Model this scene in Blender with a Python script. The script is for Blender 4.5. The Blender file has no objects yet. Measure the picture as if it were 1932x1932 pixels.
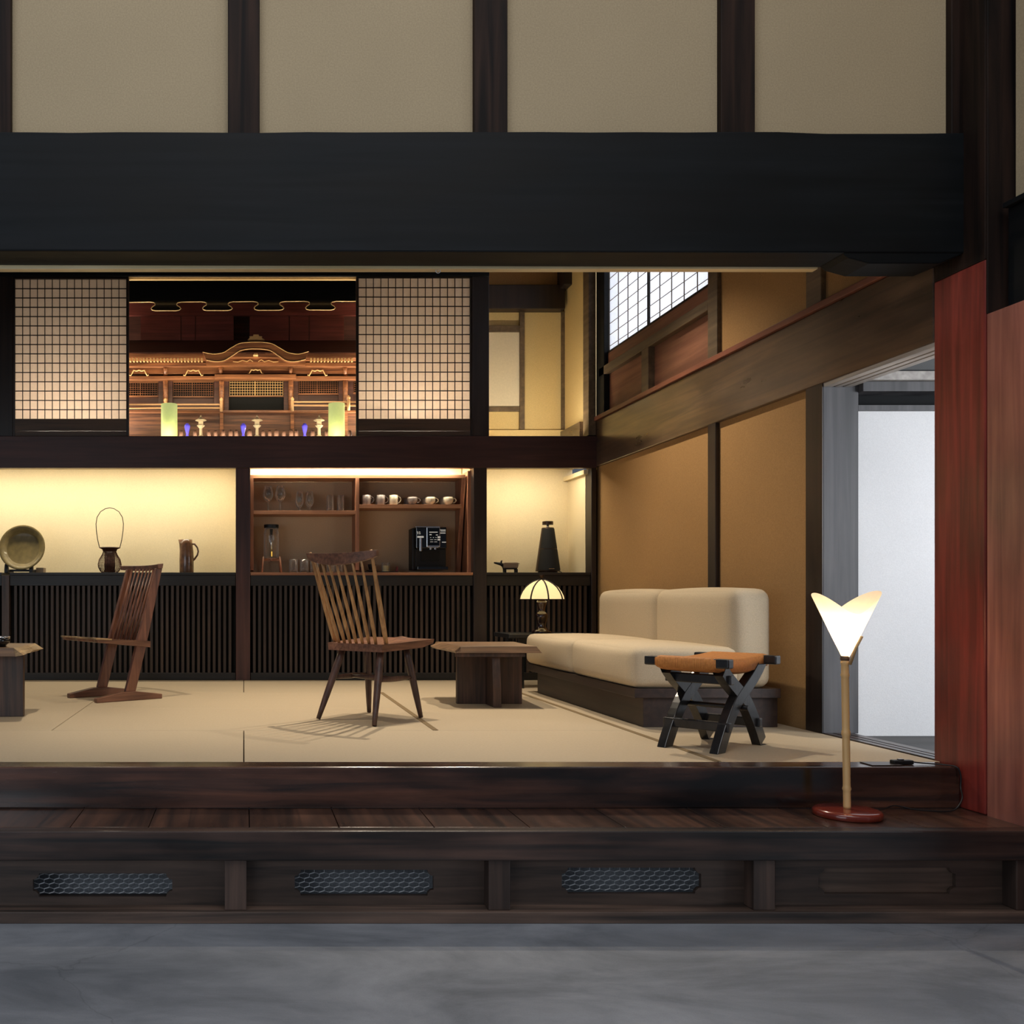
import bpy, bmesh, math, random
from mathutils import Vector, Matrix, Euler
random.seed(7)
SC = bpy.context.scene
COL = SC.collection
F = 1824.0; EYE = 0.66; VX = 460.0; VY = 1126.0   # focal length in px, eye height, vanishing point of the photo

# ------------------------------------------------------------------ camera
cam = bpy.data.cameras.new('camera'); cam.sensor_width = 36; cam.lens = F/1932*36
cam.shift_x = (966-VX)/1932; cam.shift_y = (VY-966)/1932; cam.clip_start = 0.05
co = bpy.data.objects.new('camera', cam); COL.objects.link(co)
co.location = (0, 0, EYE); co.rotation_euler = (math.pi/2, 0, 0); SC.camera = co

# ------------------------------------------------------------------ world, large lights, exposure
w = bpy.data.worlds.new('world'); SC.world = w; w.use_nodes = True
w.node_tree.nodes['Background'].inputs[0].default_value = (0.62, 0.74, 0.95, 1)
w.node_tree.nodes['Background'].inputs[1].default_value = 0.13
SC.view_settings.view_transform = 'Standard'; SC.view_settings.look = 'None'
SC.view_settings.exposure = 0.0; SC.view_settings.gamma = 1.0
SC.view_settings.use_curve_mapping = False

def area(name, loc, sx, sy, power, color, direction, spread=180):
    l = bpy.data.lights.new(name, 'AREA'); l.shape = 'RECTANGLE'; l.size = sx; l.size_y = sy
    l.energy = power; l.color = color; l.spread = math.radians(spread)
    o = bpy.data.objects.new(name, l); COL.objects.link(o); o.location = loc
    o.rotation_euler = Vector(direction).to_track_quat('-Z', 'Y').to_euler()
    return o
def spot(name, loc, target, power, color, angle, blend=0.5, r=0.02):
    l = bpy.data.lights.new(name, 'SPOT'); l.energy = power; l.color = color
    l.spot_size = math.radians(angle); l.spot_blend = blend; l.shadow_soft_size = r
    o = bpy.data.objects.new(name, l); COL.objects.link(o); o.location = loc
    o.rotation_euler = (Vector(target)-Vector(loc)).to_track_quat('-Z', 'Y').to_euler()
    return o
def bulb(name, loc, power, color, r=0.02):
    l = bpy.data.lights.new(name, 'POINT'); l.energy = power; l.color = color; l.shadow_soft_size = r
    o = bpy.data.objects.new(name, l); COL.objects.link(o); o.location = loc; return o
WARM = (1.0, 0.72, 0.40); SOFTW = (1.0, 0.86, 0.67); COOL = (0.83, 0.91, 1.0)
area('daylight_doma', (-4.0, -1.2, 1.1), 4.5, 1.8, 50, COOL, (0.60, 1.0, -0.12), 150)
area('daylight_doorway', (5.6, 1.3, 1.0), 2.6, 2.6, 75, COOL, (-1.0, 0.42, -0.10))
area('doma_overhead_fill', (-0.3, 0.9, 5.2), 5.0, 2.6, 114, (0.96, 0.97, 1.0), (0, 0.12, -1))  # added overhead fill to lift the hall floor; stands for no known window
area('doma_warm_fill', (1.5, -0.5, 4.6), 4.0, 2.0, 40, (1.0, 0.90, 0.80), (0.0, 1.0, -0.30))  # added warm fill to brighten the upper plaster; no such source known
area('daylight_corridor', (4.3, 3.0, 1.35), 1.2, 0.9, 35, (0.96, 0.97, 1.0), (-0.30, 1.0, 0.0))
area('daylight_high_window', (3.5, 6.6, 2.9), 2.2, 1.6, 64, (0.93, 0.95, 1.0), (-1, 0, 0))
spot('downlight_chair', (0.93, 5.86, 3.35), (0.75, 5.45, 0), 275, SOFTW, 78, 0.9, 0.018)
spot('downlight_left', (-1.0, 5.5, 3.35), (-1.0, 5.9, 0), 190, SOFTW, 80, 0.8, 0.018)
spot('downlight_sofa', (1.75, 6.25, 3.35), (2.1, 5.75, 0), 240, SOFTW, 92, 0.8, 0.02)

# ------------------------------------------------------------------ materials
def lin(r, g, b):
    f = lambda c: (c/255/12.92) if c/255 <= 0.04045 else ((c/255+0.055)/1.055)**2.4
    return (f(r), f(g), f(b), 1)
def newmat(name):
    m = bpy.data.materials.new(name); m.use_nodes = True
    return m, m.node_tree, m.node_tree.nodes['Principled BSDF']
def flat(name, rgb, rough=0.5, metal=0.0, emis=0, ecol=None, spec=0.5, coat=0, trans=0, ior=1.45, noise=0.06, bump=0.0, nscale=40):
    m, nt, b = newmat(name); N = nt.nodes; L = nt.links
    b.inputs['Roughness'].default_value = rough; b.inputs['Metallic'].default_value = metal
    b.inputs['Specular IOR Level'].default_value = spec; b.inputs['Coat Weight'].default_value = coat
    b.inputs['Transmission Weight'].default_value = trans; b.inputs['IOR'].default_value = ior
    c = lin(*rgb)
    tc = N.new('ShaderNodeTexCoord'); nz = N.new('ShaderNodeTexNoise'); nz.inputs['Scale'].default_value = nscale
    nz.inputs['Detail'].default_value = 4; cr = N.new('ShaderNodeValToRGB')
    cr.color_ramp.elements[0].position = .3; cr.color_ramp.elements[1].position = .7
    cr.color_ramp.elements[0].color = tuple(max(0, x*(1-noise)) for x in c[:3])+(1,)
    cr.color_ramp.elements[1].color = tuple(min(1, x*(1+noise)) for x in c[:3])+(1,)
    L.new(tc.outputs['Object'], nz.inputs['Vector']); L.new(nz.outputs['Fac'], cr.inputs['Fac'])
    L.new(cr.outputs['Color'], b.inputs['Base Color'])
    if bump:
        bp = N.new('ShaderNodeBump'); bp.inputs['Strength'].default_value = bump; bp.inputs['Distance'].default_value = 0.002
        L.new(nz.outputs['Fac'], bp.inputs['Height']); L.new(bp.outputs['Normal'], b.inputs['Normal'])
    if emis:
        b.inputs['Emission Color'].default_value = lin(*(ecol or rgb)); b.inputs['Emission Strength'].default_value = emis
    return m
def wood(name, dark, light, axis='x', rough=0.4, sc=1.0, blot=0.5, coat=0.0, spec=0.5, fine=26, bump=0.15):
    m, nt, b = newmat(name); N = nt.nodes; L = nt.links
    tc = N.new('ShaderNodeTexCoord'); mp = N.new('ShaderNodeMapping')
    s = [fine*sc]*3; s['xyz'.index(axis)] = 1.2*sc; mp.inputs['Scale'].default_value = s
    n1 = N.new('ShaderNodeTexNoise'); n1.inputs['Scale'].default_value = 1.0; n1.inputs['Detail'].default_value = 6
    n1.inputs['Distortion'].default_value = 0.6
    cr = N.new('ShaderNodeValToRGB'); cr.color_ramp.elements[0].position = .34; cr.color_ramp.elements[1].position = .68
    cr.color_ramp.elements[0].color = lin(*dark); cr.color_ramp.elements[1].color = lin(*light)
    mp2 = N.new('ShaderNodeMapping'); s2 = [5.0*sc]*3; s2['xyz'.index(axis)] = 1.4*sc; mp2.inputs['Scale'].default_value = s2
    n2 = N.new('ShaderNodeTexNoise'); n2.inputs['Scale'].default_value = 1.0; n2.inputs['Detail'].default_value = 5
    mr = N.new('ShaderNodeMapRange'); mr.inputs[1].default_value = .35; mr.inputs[2].default_value = .65
    mr.inputs[3].default_value = 1-blot; mr.inputs[4].default_value = 1+blot*.6
    mx = N.new('ShaderNodeMix'); mx.data_type = 'RGBA'; mx.blend_type = 'MULTIPLY'; mx.inputs[0].default_value = 1
    L.new(tc.outputs['Object'], mp.inputs[0]); L.new(mp.outputs[0], n1.inputs['Vector']); L.new(n1.outputs['Fac'], cr.inputs['Fac'])
    L.new(tc.outputs['Object'], mp2.inputs[0]); L.new(mp2.outputs[0], n2.inputs['Vector']); L.new(n2.outputs['Fac'], mr.inputs[0])
    L.new(cr.outputs['Color'], mx.inputs[6]); L.new(mr.outputs[0], mx.inputs[7]); L.new(mx.outputs[2], b.inputs['Base Color'])
    mr2 = N.new('ShaderNodeMapRange'); mr2.inputs[3].default_value = max(.05, rough-.1); mr2.inputs[4].default_value = rough+.15
    L.new(n2.outputs['Fac'], mr2.inputs[0]); L.new(mr2.outputs[0], b.inputs['Roughness'])
    b.inputs['Coat Weight'].default_value = coat; b.inputs['Coat Roughness'].default_value = .15
    b.inputs['Specular IOR Level'].default_value = spec
    bp = N.new('ShaderNodeBump'); bp.inputs['Strength'].default_value = bump; bp.inputs['Distance'].default_value = 0.003
    L.new(n1.outputs['Fac'], bp.inputs['Height']); L.new(bp.outputs['Normal'], b.inputs['Normal'])
    return m
def plaster(name, rgb, var=0.10, rough=0.9):
    m, nt, b = newmat(name); N = nt.nodes; L = nt.links
    tc = N.new('ShaderNodeTexCoord')
    n1 = N.new('ShaderNodeTexNoise'); n1.inputs['Scale'].default_value = 170; n1.inputs['Detail'].default_value = 3
    n2 = N.new('ShaderNodeTexNoise'); n2.inputs['Scale'].default_value = 1.7; n2.inputs['Detail'].default_value = 4
    c = lin(*rgb); cr = N.new('ShaderNodeValToRGB'); cr.color_ramp.elements[0].position = .3; cr.color_ramp.elements[1].position = .7
    cr.color_ramp.elements[0].color = tuple(x*(1-var) for x in c[:3])+(1,); cr.color_ramp.elements[1].color = tuple(x*(1+var) for x in c[:3])+(1,)
    mr = N.new('ShaderNodeMapRange'); mr.inputs[3].default_value = .9; mr.inputs[4].default_value = 1.1
    mx = N.new('ShaderNodeMix'); mx.data_type = 'RGBA'; mx.blend_type = 'MULTIPLY'; mx.inputs[0].default_value = 1
    for n in (n1, n2): L.new(tc.outputs['Object'], n.inputs['Vector'])
    L.new(n1.outputs['Fac'], cr.inputs['Fac']); L.new(n2.outputs['Fac'], mr.inputs[0])
    L.new(cr.outputs['Color'], mx.inputs[6]); L.new(mr.outputs[0], mx.inputs[7]); L.new(mx.outputs[2], b.inputs['Base Color'])
    b.inputs['Roughness'].default_value = rough; b.inputs['Specular IOR Level'].default_value = .2
    bp = N.new('ShaderNodeBump'); bp.inputs['Strength'].default_value = .25; bp.inputs['Distance'].default_value = 0.0015
    L.new(n1.outputs['Fac'], bp.inputs['Height']); L.new(bp.outputs['Normal'], b.inputs['Normal'])
    return m
def paper(name, rgb, mix=0.55, emis=0, ecol=None):
    m = bpy.data.materials.new(name); m.use_nodes = True; nt = m.node_tree; N = nt.nodes; L = nt.links
    N.clear(); out = N.new('ShaderNodeOutputMaterial'); d = N.new('ShaderNodeBsdfDiffuse'); t = N.new('ShaderNodeBsdfTranslucent')
    tc = N.new('ShaderNodeTexCoord'); nz = N.new('ShaderNodeTexNoise'); nz.inputs['Scale'].default_value = 60; nz.inputs['Detail'].default_value = 6
    cr = N.new('ShaderNodeValToRGB'); c = lin(*rgb)
    cr.color_ramp.elements[0].color = tuple(x*.88 for x in c[:3])+(1,); cr.color_ramp.elements[1].color = tuple(min(1, x*1.06) for x in c[:3])+(1,)
    L.new(tc.outputs['Object'], nz.inputs['Vector']); L.new(nz.outputs['Fac'], cr.inputs['Fac'])
    L.new(cr.outputs['Color'], d.inputs[0]); L.new(cr.outputs['Color'], t.inputs[0])
    ms = N.new('ShaderNodeMixShader'); ms.inputs[0].default_value = mix; L.new(d.outputs[0], ms.inputs[1]); L.new(t.outputs[0], ms.inputs[2])
    last = ms.outputs[0]
    if emis:
        e = N.new('ShaderNodeEmission'); e.inputs[0].default_value = lin(*(ecol or rgb)); e.inputs[1].default_value = emis
        ad = N.new('ShaderNodeAddShader'); L.new(last, ad.inputs[0]); L.new(e.outputs[0], ad.inputs[1]); last = ad.outputs[0]
    L.new(last, out.inputs[0]); return m
def glass(name, rgb=(255, 255, 255), rough=0.0):
    m, nt, b = newmat(name); b.inputs['Base Color'].default_value = lin(*rgb); b.inputs['Roughness'].default_value = rough
    b.inputs['Transmission Weight'].default_value = 1; b.inputs['IOR'].default_value = 1.45
    nz = nt.nodes.new('ShaderNodeTexNoise'); nz.inputs['Scale'].default_value = 30
    bp = nt.nodes.new('ShaderNodeBump'); bp.inputs['Strength'].default_value = .02
    nt.links.new(nz.outputs['Fac'], bp.inputs['Height']); nt.links.new(bp.outputs['Normal'], b.inputs['Normal'])
    return m
def concrete(name, a, bcol):
    m, nt, b = newmat(name); N = nt.nodes; L = nt.links
    tc = N.new('ShaderNodeTexCoord'); mp = N.new('ShaderNodeMapping'); mp.inputs['Scale'].default_value = (.8, 1.6, 1)
    n = N.new('ShaderNodeTexNoise'); n.inputs['Scale'].default_value = 1.6; n.inputs['Detail'].default_value = 9; n.inputs['Roughness'].default_value = .62
    n.inputs['Distortion'].default_value = .5
    n3 = N.new('ShaderNodeTexNoise'); n3.inputs['Scale'].default_value = 220
    cr = N.new('ShaderNodeValToRGB'); cr.color_ramp.elements[0].position = .36; cr.color_ramp.elements[1].position = .66
    cr.color_ramp.elements[0].color = lin(*a); cr.color_ramp.elements[1].color = lin(*bcol)
    mr = N.new('ShaderNodeMapRange'); mr.inputs[3].default_value = .88; mr.inputs[4].default_value = 1.12
    mx = N.new('ShaderNodeMix'); mx.data_type = 'RGBA'; mx.blend_type = 'MULTIPLY'; mx.inputs[0].default_value = 1
    # hairline cracks
    v = N.new('ShaderNodeTexVoronoi'); v.feature = 'DISTANCE_TO_EDGE'; v.inputs['Scale'].default_value = .42
    nv = N.new('ShaderNodeTexNoise'); nv.inputs['Scale'].default_value = 5; nv.inputs['Detail'].default_value = 5
    ad = N.new('ShaderNodeVectorMath'); ad.operation = 'MULTIPLY_ADD'; ad.inputs[1].default_value = (.16,)*3
    L.new(tc.outputs['Object'], nv.inputs['Vector']); L.new(nv.outputs['Color'], ad.inputs[0]); L.new(tc.outputs['Object'], ad.inputs[2])
    L.new(ad.outputs[0], v.inputs['Vector'])
    cm = N.new('ShaderNodeMapRange'); cm.inputs[1].default_value = 0; cm.inputs[2].default_value = .0016; cm.inputs[3].default_value = .8; cm.inputs[4].default_value = 1
    L.new(v.outputs['Distance'], cm.inputs[0])
    mx2 = N.new('ShaderNodeMix'); mx2.data_type = 'RGBA'; mx2.blend_type = 'MULTIPLY'; mx2.inputs[0].default_value = 1
    L.new(tc.outputs['Object'], mp.inputs[0]); L.new(mp.outputs[0], n.inputs['Vector']); L.new(n.outputs['Fac'], cr.inputs['Fac'])
    L.new(tc.outputs['Object'], n3.inputs['Vector']); L.new(n3.outputs['Fac'], mr.inputs[0])
    L.new(cr.outputs['Color'], mx.inputs[6]); L.new(mr.outputs[0], mx.inputs[7]); L.new(mx.outputs[2], mx2.inputs[6]); L.new(cm.outputs[0], mx2.inputs[7])
    L.new(mx2.outputs[2], b.inputs['Base Color'])
    r = N.new('ShaderNodeMapRange'); r.inputs[3].default_value = .75; r.inputs[4].default_value = .45
    L.new(n.outputs['Fac'], r.inputs[0]); L.new(r.outputs[0], b.inputs['Roughness'])
    b.inputs['Specular IOR Level'].default_value = .35
    return m
def weave(name, a, bcol, axis='x', scale=420):
    m, nt, b = newmat(name); N = nt.nodes; L = nt.links
    tc = N.new('ShaderNodeTexCoord'); wv = N.new('ShaderNodeTexWave'); wv.bands_direction = axis.upper(); wv.inputs['Scale'].default_value = scale/6.28
    wv.inputs['Distortion'].default_value = .6
    n = N.new('ShaderNodeTexNoise'); n.inputs['Scale'].default_value = 90; n.inputs['Detail'].default_value = 5
    cr = N.new('ShaderNodeValToRGB'); cr.color_ramp.elements[0].position = .2; cr.color_ramp.elements[1].position = .8
    cr.color_ramp.elements[0].color = lin(*a); cr.color_ramp.elements[1].color = lin(*bcol)
    mx = N.new('ShaderNodeMix'); mx.data_type = 'FLOAT'; mx.inputs[0].default_value = .5
    L.new(tc.outputs['Object'], wv.inputs['Vector']); L.new(tc.outputs['Object'], n.inputs['Vector'])
    L.new(wv.outputs['Fac'], mx.inputs[2]); L.new(n.outputs['Fac'], mx.inputs[3]); L.new(mx.outputs[0], cr.inputs['Fac'])
    L.new(cr.outputs['Color'], b.inputs['Base Color']); b.inputs['Roughness'].default_value = .62; b.inputs['Specular IOR Level'].default_value = .3
    bp = N.new('ShaderNodeBump'); bp.inputs['Strength'].default_value = .3; bp.inputs['Distance'].default_value = .001
    L.new(wv.outputs['Fac'], bp.inputs['Height']); L.new(bp.outputs['Normal'], b.inputs['Normal'])
    return m

M = {}
M['beam'] = wood('blackened_beam', (4, 10, 14), (15, 19, 23), 'x', .55, 1, .5, spec=.2)
M['beam_y'] = wood('blackened_beam_deep', (5, 10, 13), (17, 18, 20), 'y', .5, 1, .4, spec=.25)
M['post_dark'] = wood('dark_post', (30, 23, 21), (48, 36, 31), 'z', .42, 1, .35)
M['upper_post'] = wood('dark_upper_post', (18, 14, 13), (50, 35, 28), 'z', .6, 1, .35, spec=.15)
M['plum_z'] = wood('plum_brown_post', (60, 36, 33), (84, 52, 46), 'z', .42, 1, .25)
M['plum_x'] = wood('plum_brown_beam', (56, 35, 33), (74, 46, 42), 'x', .42, 1, .25)
M['red_post'] = wood('red_lacquered_post', (98, 34, 30), (138, 54, 45), 'z', .35, 1.2, .3, coat=.15)
M['red_panel'] = wood('reddish_panelling', (130, 78, 68), (164, 104, 88), 'z', .38, 1, .35, coat=.25)
M['nageshi'] = wood('worn_brown_beam', (56, 44, 35), (92, 71, 53), 'y', .28, 1, .6, coat=.5)
M['ledge_red'] = wood('red_brown_ledge', (110, 62, 48), (140, 84, 64), 'y', .4, 1, .3)
M['kamachi'] = wood('polished_sill', (32, 26, 25), (84, 54, 42), 'x', .22, 1, .9, coat=.5)
M['step_top'] = wood('step_boards', (48, 34, 28), (90, 60, 45), 'y', .28, 1, .5, coat=.4)
M['step_rail'] = wood('step_rail', (28, 27, 27), (76, 56, 48), 'x', .36, 1, .8, coat=.25)
M['panel_x'] = wood('plinth_board', (50, 43, 39), (108, 87, 75), 'x', .45, .9, .5)
M['inset_x'] = wood('inset_board', (84, 70, 60), (140, 114, 98), 'x', .45, .9, .4)
M['stub_z'] = wood('plinth_post', (54, 43, 38), (92, 72, 62), 'z', .45, .8, .4)
M['slat'] = wood('slat_wood', (48, 38, 33), (70, 55, 46), 'z', .5, 1, .25)
M['cab_dark'] = wood('cabinet_dark', (22, 22, 22), (40, 36, 33), 'x', .45, 1, .3)
M['void'] = flat('dark_recess', (9, 12, 14), .9)
M['chair_red'] = wood('walnut_red', (92, 60, 46), (134, 92, 70), 'y', .38, 2, .3, coat=.1)
M['chair_red_z'] = wood('walnut_red_upright', (90, 56, 43), (134, 88, 66), 'z', .38, 2, .3, coat=.1)
M['chair_leg'] = wood('walnut_leg', (62, 42, 36), (92, 64, 52), 'z', .4, 2, .3)
M['spindle'] = wood('pale_hickory', (146, 108, 70), (188, 146, 98), 'z', .4, 2, .2)
M['table_top'] = wood('table_top', (98, 76, 56), (136, 104, 76), 'x', .4, 1.5, .3)
M['table_edge'] = wood('live_edge', (140, 112, 76), (190, 158, 112), 'y', .5, 2.5, .4)
M['table_leg'] = wood('table_leg', (54, 40, 34), (92, 66, 52), 'z', .45, 1.6, .4)
M['sofa_base'] = wood('sofa_base', (40, 30, 27), (60, 44, 38), 'y', .45, 1, .3)
M['black_stool'] = wood('black_stool', (18, 18, 20), (34, 32, 32), 'z', .28, 1.5, .3, coat=.3)
M['shelfwood'] = wood('cherry_shelf', (148, 100, 72), (186, 134, 98), 'x', .42, 1.5, .2)
M['shelfwood_z'] = wood('cherry_upright', (142, 92, 68), (180, 126, 94), 'z', .42, 1.5, .2)
M['black_wood'] = wood('black_side_table', (20, 22, 25), (32, 34, 36), 'x', .3, 1, .2, coat=.3)
M['gray_wood'] = wood('grey_post', (66, 66, 69), (92, 91, 93), 'z', .55, .8, .35)
M['gray_wood_y'] = wood('grey_track', (150, 144, 138), (188, 182, 175), 'y', .5, 1, .2)
M['lit_tone_wood'] = wood('lit_tone_lining', (215, 190, 140), (240, 220, 175), 'x', .3, 1, .15)  # pale tone puts the light from the niches into the wood colour
M['brownwood_x'] = wood('brown_frame', (64, 48, 36), (92, 70, 50), 'x', .5, 1, .2)
M['brownwood_y'] = wood('brown_rail', (84, 70, 54), (112, 94, 72), 'y', .5, 1, .2)
M['red_board'] = wood('red_brown_board', (116, 74, 56), (148, 100, 76), 'y', .55, 1, .25)
M['shrine_wood'] = wood('shrine_wood', (92, 56, 36), (154, 102, 64), 'x', .42, 2, .35)
M['shrine_mid'] = wood('shrine_base_wood', (62, 40, 30), (112, 74, 50), 'x', .5, 2, .4)
M['shrine_dark'] = wood('shrine_dark', (64, 38, 30), (86, 50, 40), 'x', .5, 2, .3)
M['shrine_red'] = wood('shrine_red', (104, 48, 40), (128, 62, 52), 'x', .5, 2, .2)
M['gold'] = flat('gilding', (220, 184, 126), .4, .25, nscale=90)
M['rail_gilt'] = flat('worn_gilt_rail', (172, 134, 92), .5)
M['gold_line'] = flat('gilded_edge', (240, 208, 150), .3, .5)
M['plaster_up'] = plaster('beige_plaster', (166, 150, 122))
M['plaster_och'] = plaster('ochre_plaster', (166, 129, 84))
M['plaster_yel'] = plaster('yellow_plaster', (208, 185, 134))
M['cream'] = plaster('cream_niche', (224, 208, 172), .06)
M['niche_brown'] = plaster('taupe_backing', (190, 163, 132), .08)
M['white_wall'] = plaster('white_wall', (226, 226, 226), .04)
M['gray_ceil'] = plaster('grey_ceiling', (120, 124, 126), .04)
M['ceil'] = wood('ceiling_boards', (70, 56, 42), (96, 78, 58), 'y', .6)
M['concrete'] = concrete('concrete_floor', (94, 98, 104), (142, 145, 151))
M['concrete2'] = concrete('concrete_edge', (110, 111, 114), (134, 134, 138))
M['tatami_x'] = weave('tatami_lengthwise', (166, 149, 124), (188, 171, 144), 'y')
M['tatami_y'] = weave('tatami_crosswise', (166, 149, 124), (188, 171, 144), 'x')
M['seam'] = flat('mat_edge', (120, 100, 70), .9)
M['fabric'] = flat('oatmeal_fabric', (196, 179, 152), .95, noise=.12, bump=.5, nscale=300, spec=.1)
M['cord_seat'] = weave('twisted_cord', (140, 80, 32), (222, 150, 80), 'x', 380)
M['shoji'] = paper('shoji_paper', (222, 212, 200), .5)
M['shoji_day'] = paper('shoji_daylight', (236, 238, 242), .6)
M['frost'] = paper('frosted_pane', (238, 228, 206), .2)
M['lattice'] = flat('lattice_wood', (28, 20, 17), .6)
M['led'] = flat('led_strip', (255, 236, 190), .5, emis=6, ecol=(255, 236, 200))
M['lampshade'] = paper('paper_shade', (205, 186, 158), .6, .38, (255, 238, 210))
M['dome'] = paper('cream_glass', (200, 186, 150), .5, .62, (250, 232, 178))
M['greenlamp'] = paper('green_paper', (214, 220, 170), .6, .42, (205, 212, 150))
M['bamboo'] = wood('bamboo', (214, 168, 108), (236, 196, 138), 'z', .4, 1, .2)
M['redlacq'] = flat('red_lacquer_base', (112, 40, 26), .22, coat=.6)
M['blackglossy'] = flat('black_gloss', (12, 12, 14), .15, coat=.5)
M['blackmat'] = flat('black_matte', (18, 19, 21), .5)
M['browngloss'] = flat('brown_lacquer', (44, 24, 17), .12, coat=.8)
M['bronze'] = flat('bronze_shell', (62, 46, 36), .32, .7)
M['speakerfab'] = flat('speaker_cloth', (20, 20, 20), .8, bump=.3, nscale=300)
M['chrome'] = flat('chrome', (215, 215, 215), .2, 1)
M['steel'] = flat('galvanised_wire', (205, 208, 212), .4, .3)
M['dust'] = plaster('grey_cavity', (132, 135, 139), .2)
M['glass'] = glass('clear_glass')
def thin_glass():
    m = M['glass']; nt = m.node_tree; N = nt.nodes; L = nt.links; N.clear()
    out = N.new('ShaderNodeOutputMaterial'); tr = N.new('ShaderNodeBsdfTransparent'); gl = N.new('ShaderNodeBsdfGlossy')
    gl.inputs['Roughness'].default_value = .06; lw = N.new('ShaderNodeLayerWeight'); lw.inputs[0].default_value = .38
    nz = N.new('ShaderNodeTexNoise'); nz.inputs['Scale'].default_value = 14
    mr = N.new('ShaderNodeMapRange'); mr.inputs[1].default_value = .12; mr.inputs[2].default_value = .85; mr.inputs[3].default_value = .06; mr.inputs[4].default_value = .95
    ms = N.new('ShaderNodeMixShader'); tr.inputs[0].default_value = (.97, .96, .93, 1)
    bp = N.new('ShaderNodeBump'); bp.inputs['Strength'].default_value = .05
    L.new(nz.outputs['Fac'], bp.inputs['Height']); L.new(bp.outputs['Normal'], gl.inputs['Normal'])
    L.new(lw.outputs['Facing'], mr.inputs[0]); L.new(mr.outputs[0], ms.inputs[0]); df = N.new('ShaderNodeBsdfTranslucent'); df.inputs[0].default_value = (1, .98, .94, 1); dd2 = N.new('ShaderNodeBsdfDiffuse'); dd2.inputs[0].default_value = (1, .98, .94, 1)
    a1 = N.new('ShaderNodeMixShader'); a1.inputs[0].default_value = .5; L.new(df.outputs[0], a1.inputs[1]); L.new(dd2.outputs[0], a1.inputs[2])
    a2 = N.new('ShaderNodeMixShader'); a2.inputs[0].default_value = .55; L.new(gl.outputs[0], a2.inputs[1]); L.new(a1.outputs[0], a2.inputs[2])  # white diffuse towards the edges puts rim highlights into the glass colour
    L.new(tr.outputs[0], ms.inputs[1]); L.new(a2.outputs[0], ms.inputs[2]); L.new(ms.outputs[0], out.inputs[0])
thin_glass()
M['white_pot'] = flat('white_glaze', (214, 203, 178), .25)
M['grey_pot'] = flat('grey_glaze', (142, 130, 124), .3)
M['olive'] = flat('olive_glaze', (122, 106, 64), .5, coat=.12, noise=.2, nscale=25)
M['jug'] = flat('ash_glaze', (104, 72, 48), .3, coat=.4, noise=.5, nscale=22)
M['basket'] = weave('dark_bamboo_weave', (58, 32, 20), (102, 60, 40), 'z', 400)
M['basket_in'] = flat('bamboo_tube', (58, 30, 24), .5)
M['cane'] = flat('bent_cane', (52, 40, 26), .5)
M['blue'] = flat('violet_glass', (92, 84, 226), .12, emis=.08, ecol=(90, 84, 235))  # faint self-glow stands in for light through the glass
M['stone'] = flat('pale_stone', (214, 196, 160), .7)
M['pebble'] = flat('brown_pebble', (74, 50, 38), .6, nscale=60, noise=.2)
M['brass'] = flat('brass', (214, 164, 70), .25, .9)
M['redlac2'] = flat('red_tray', (110, 34, 28), .3, coat=.4)
M['candle'] = flat('cream_candle', (238, 222, 168), .4)
M['greywood_fig'] = flat('grey_figurine', (136, 118, 98), .6)
M['black_cord'] = flat('black_cord', (26, 24, 24), .4)
M['darkbowl'] = flat('black_bowl', (14, 16, 18), .12, coat=.5)
M['screen'] = flat('dark_display', (8, 9, 10), .1)
M['btn'] = flat('light_marking', (225, 225, 220), .4, emis=.25)

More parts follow.
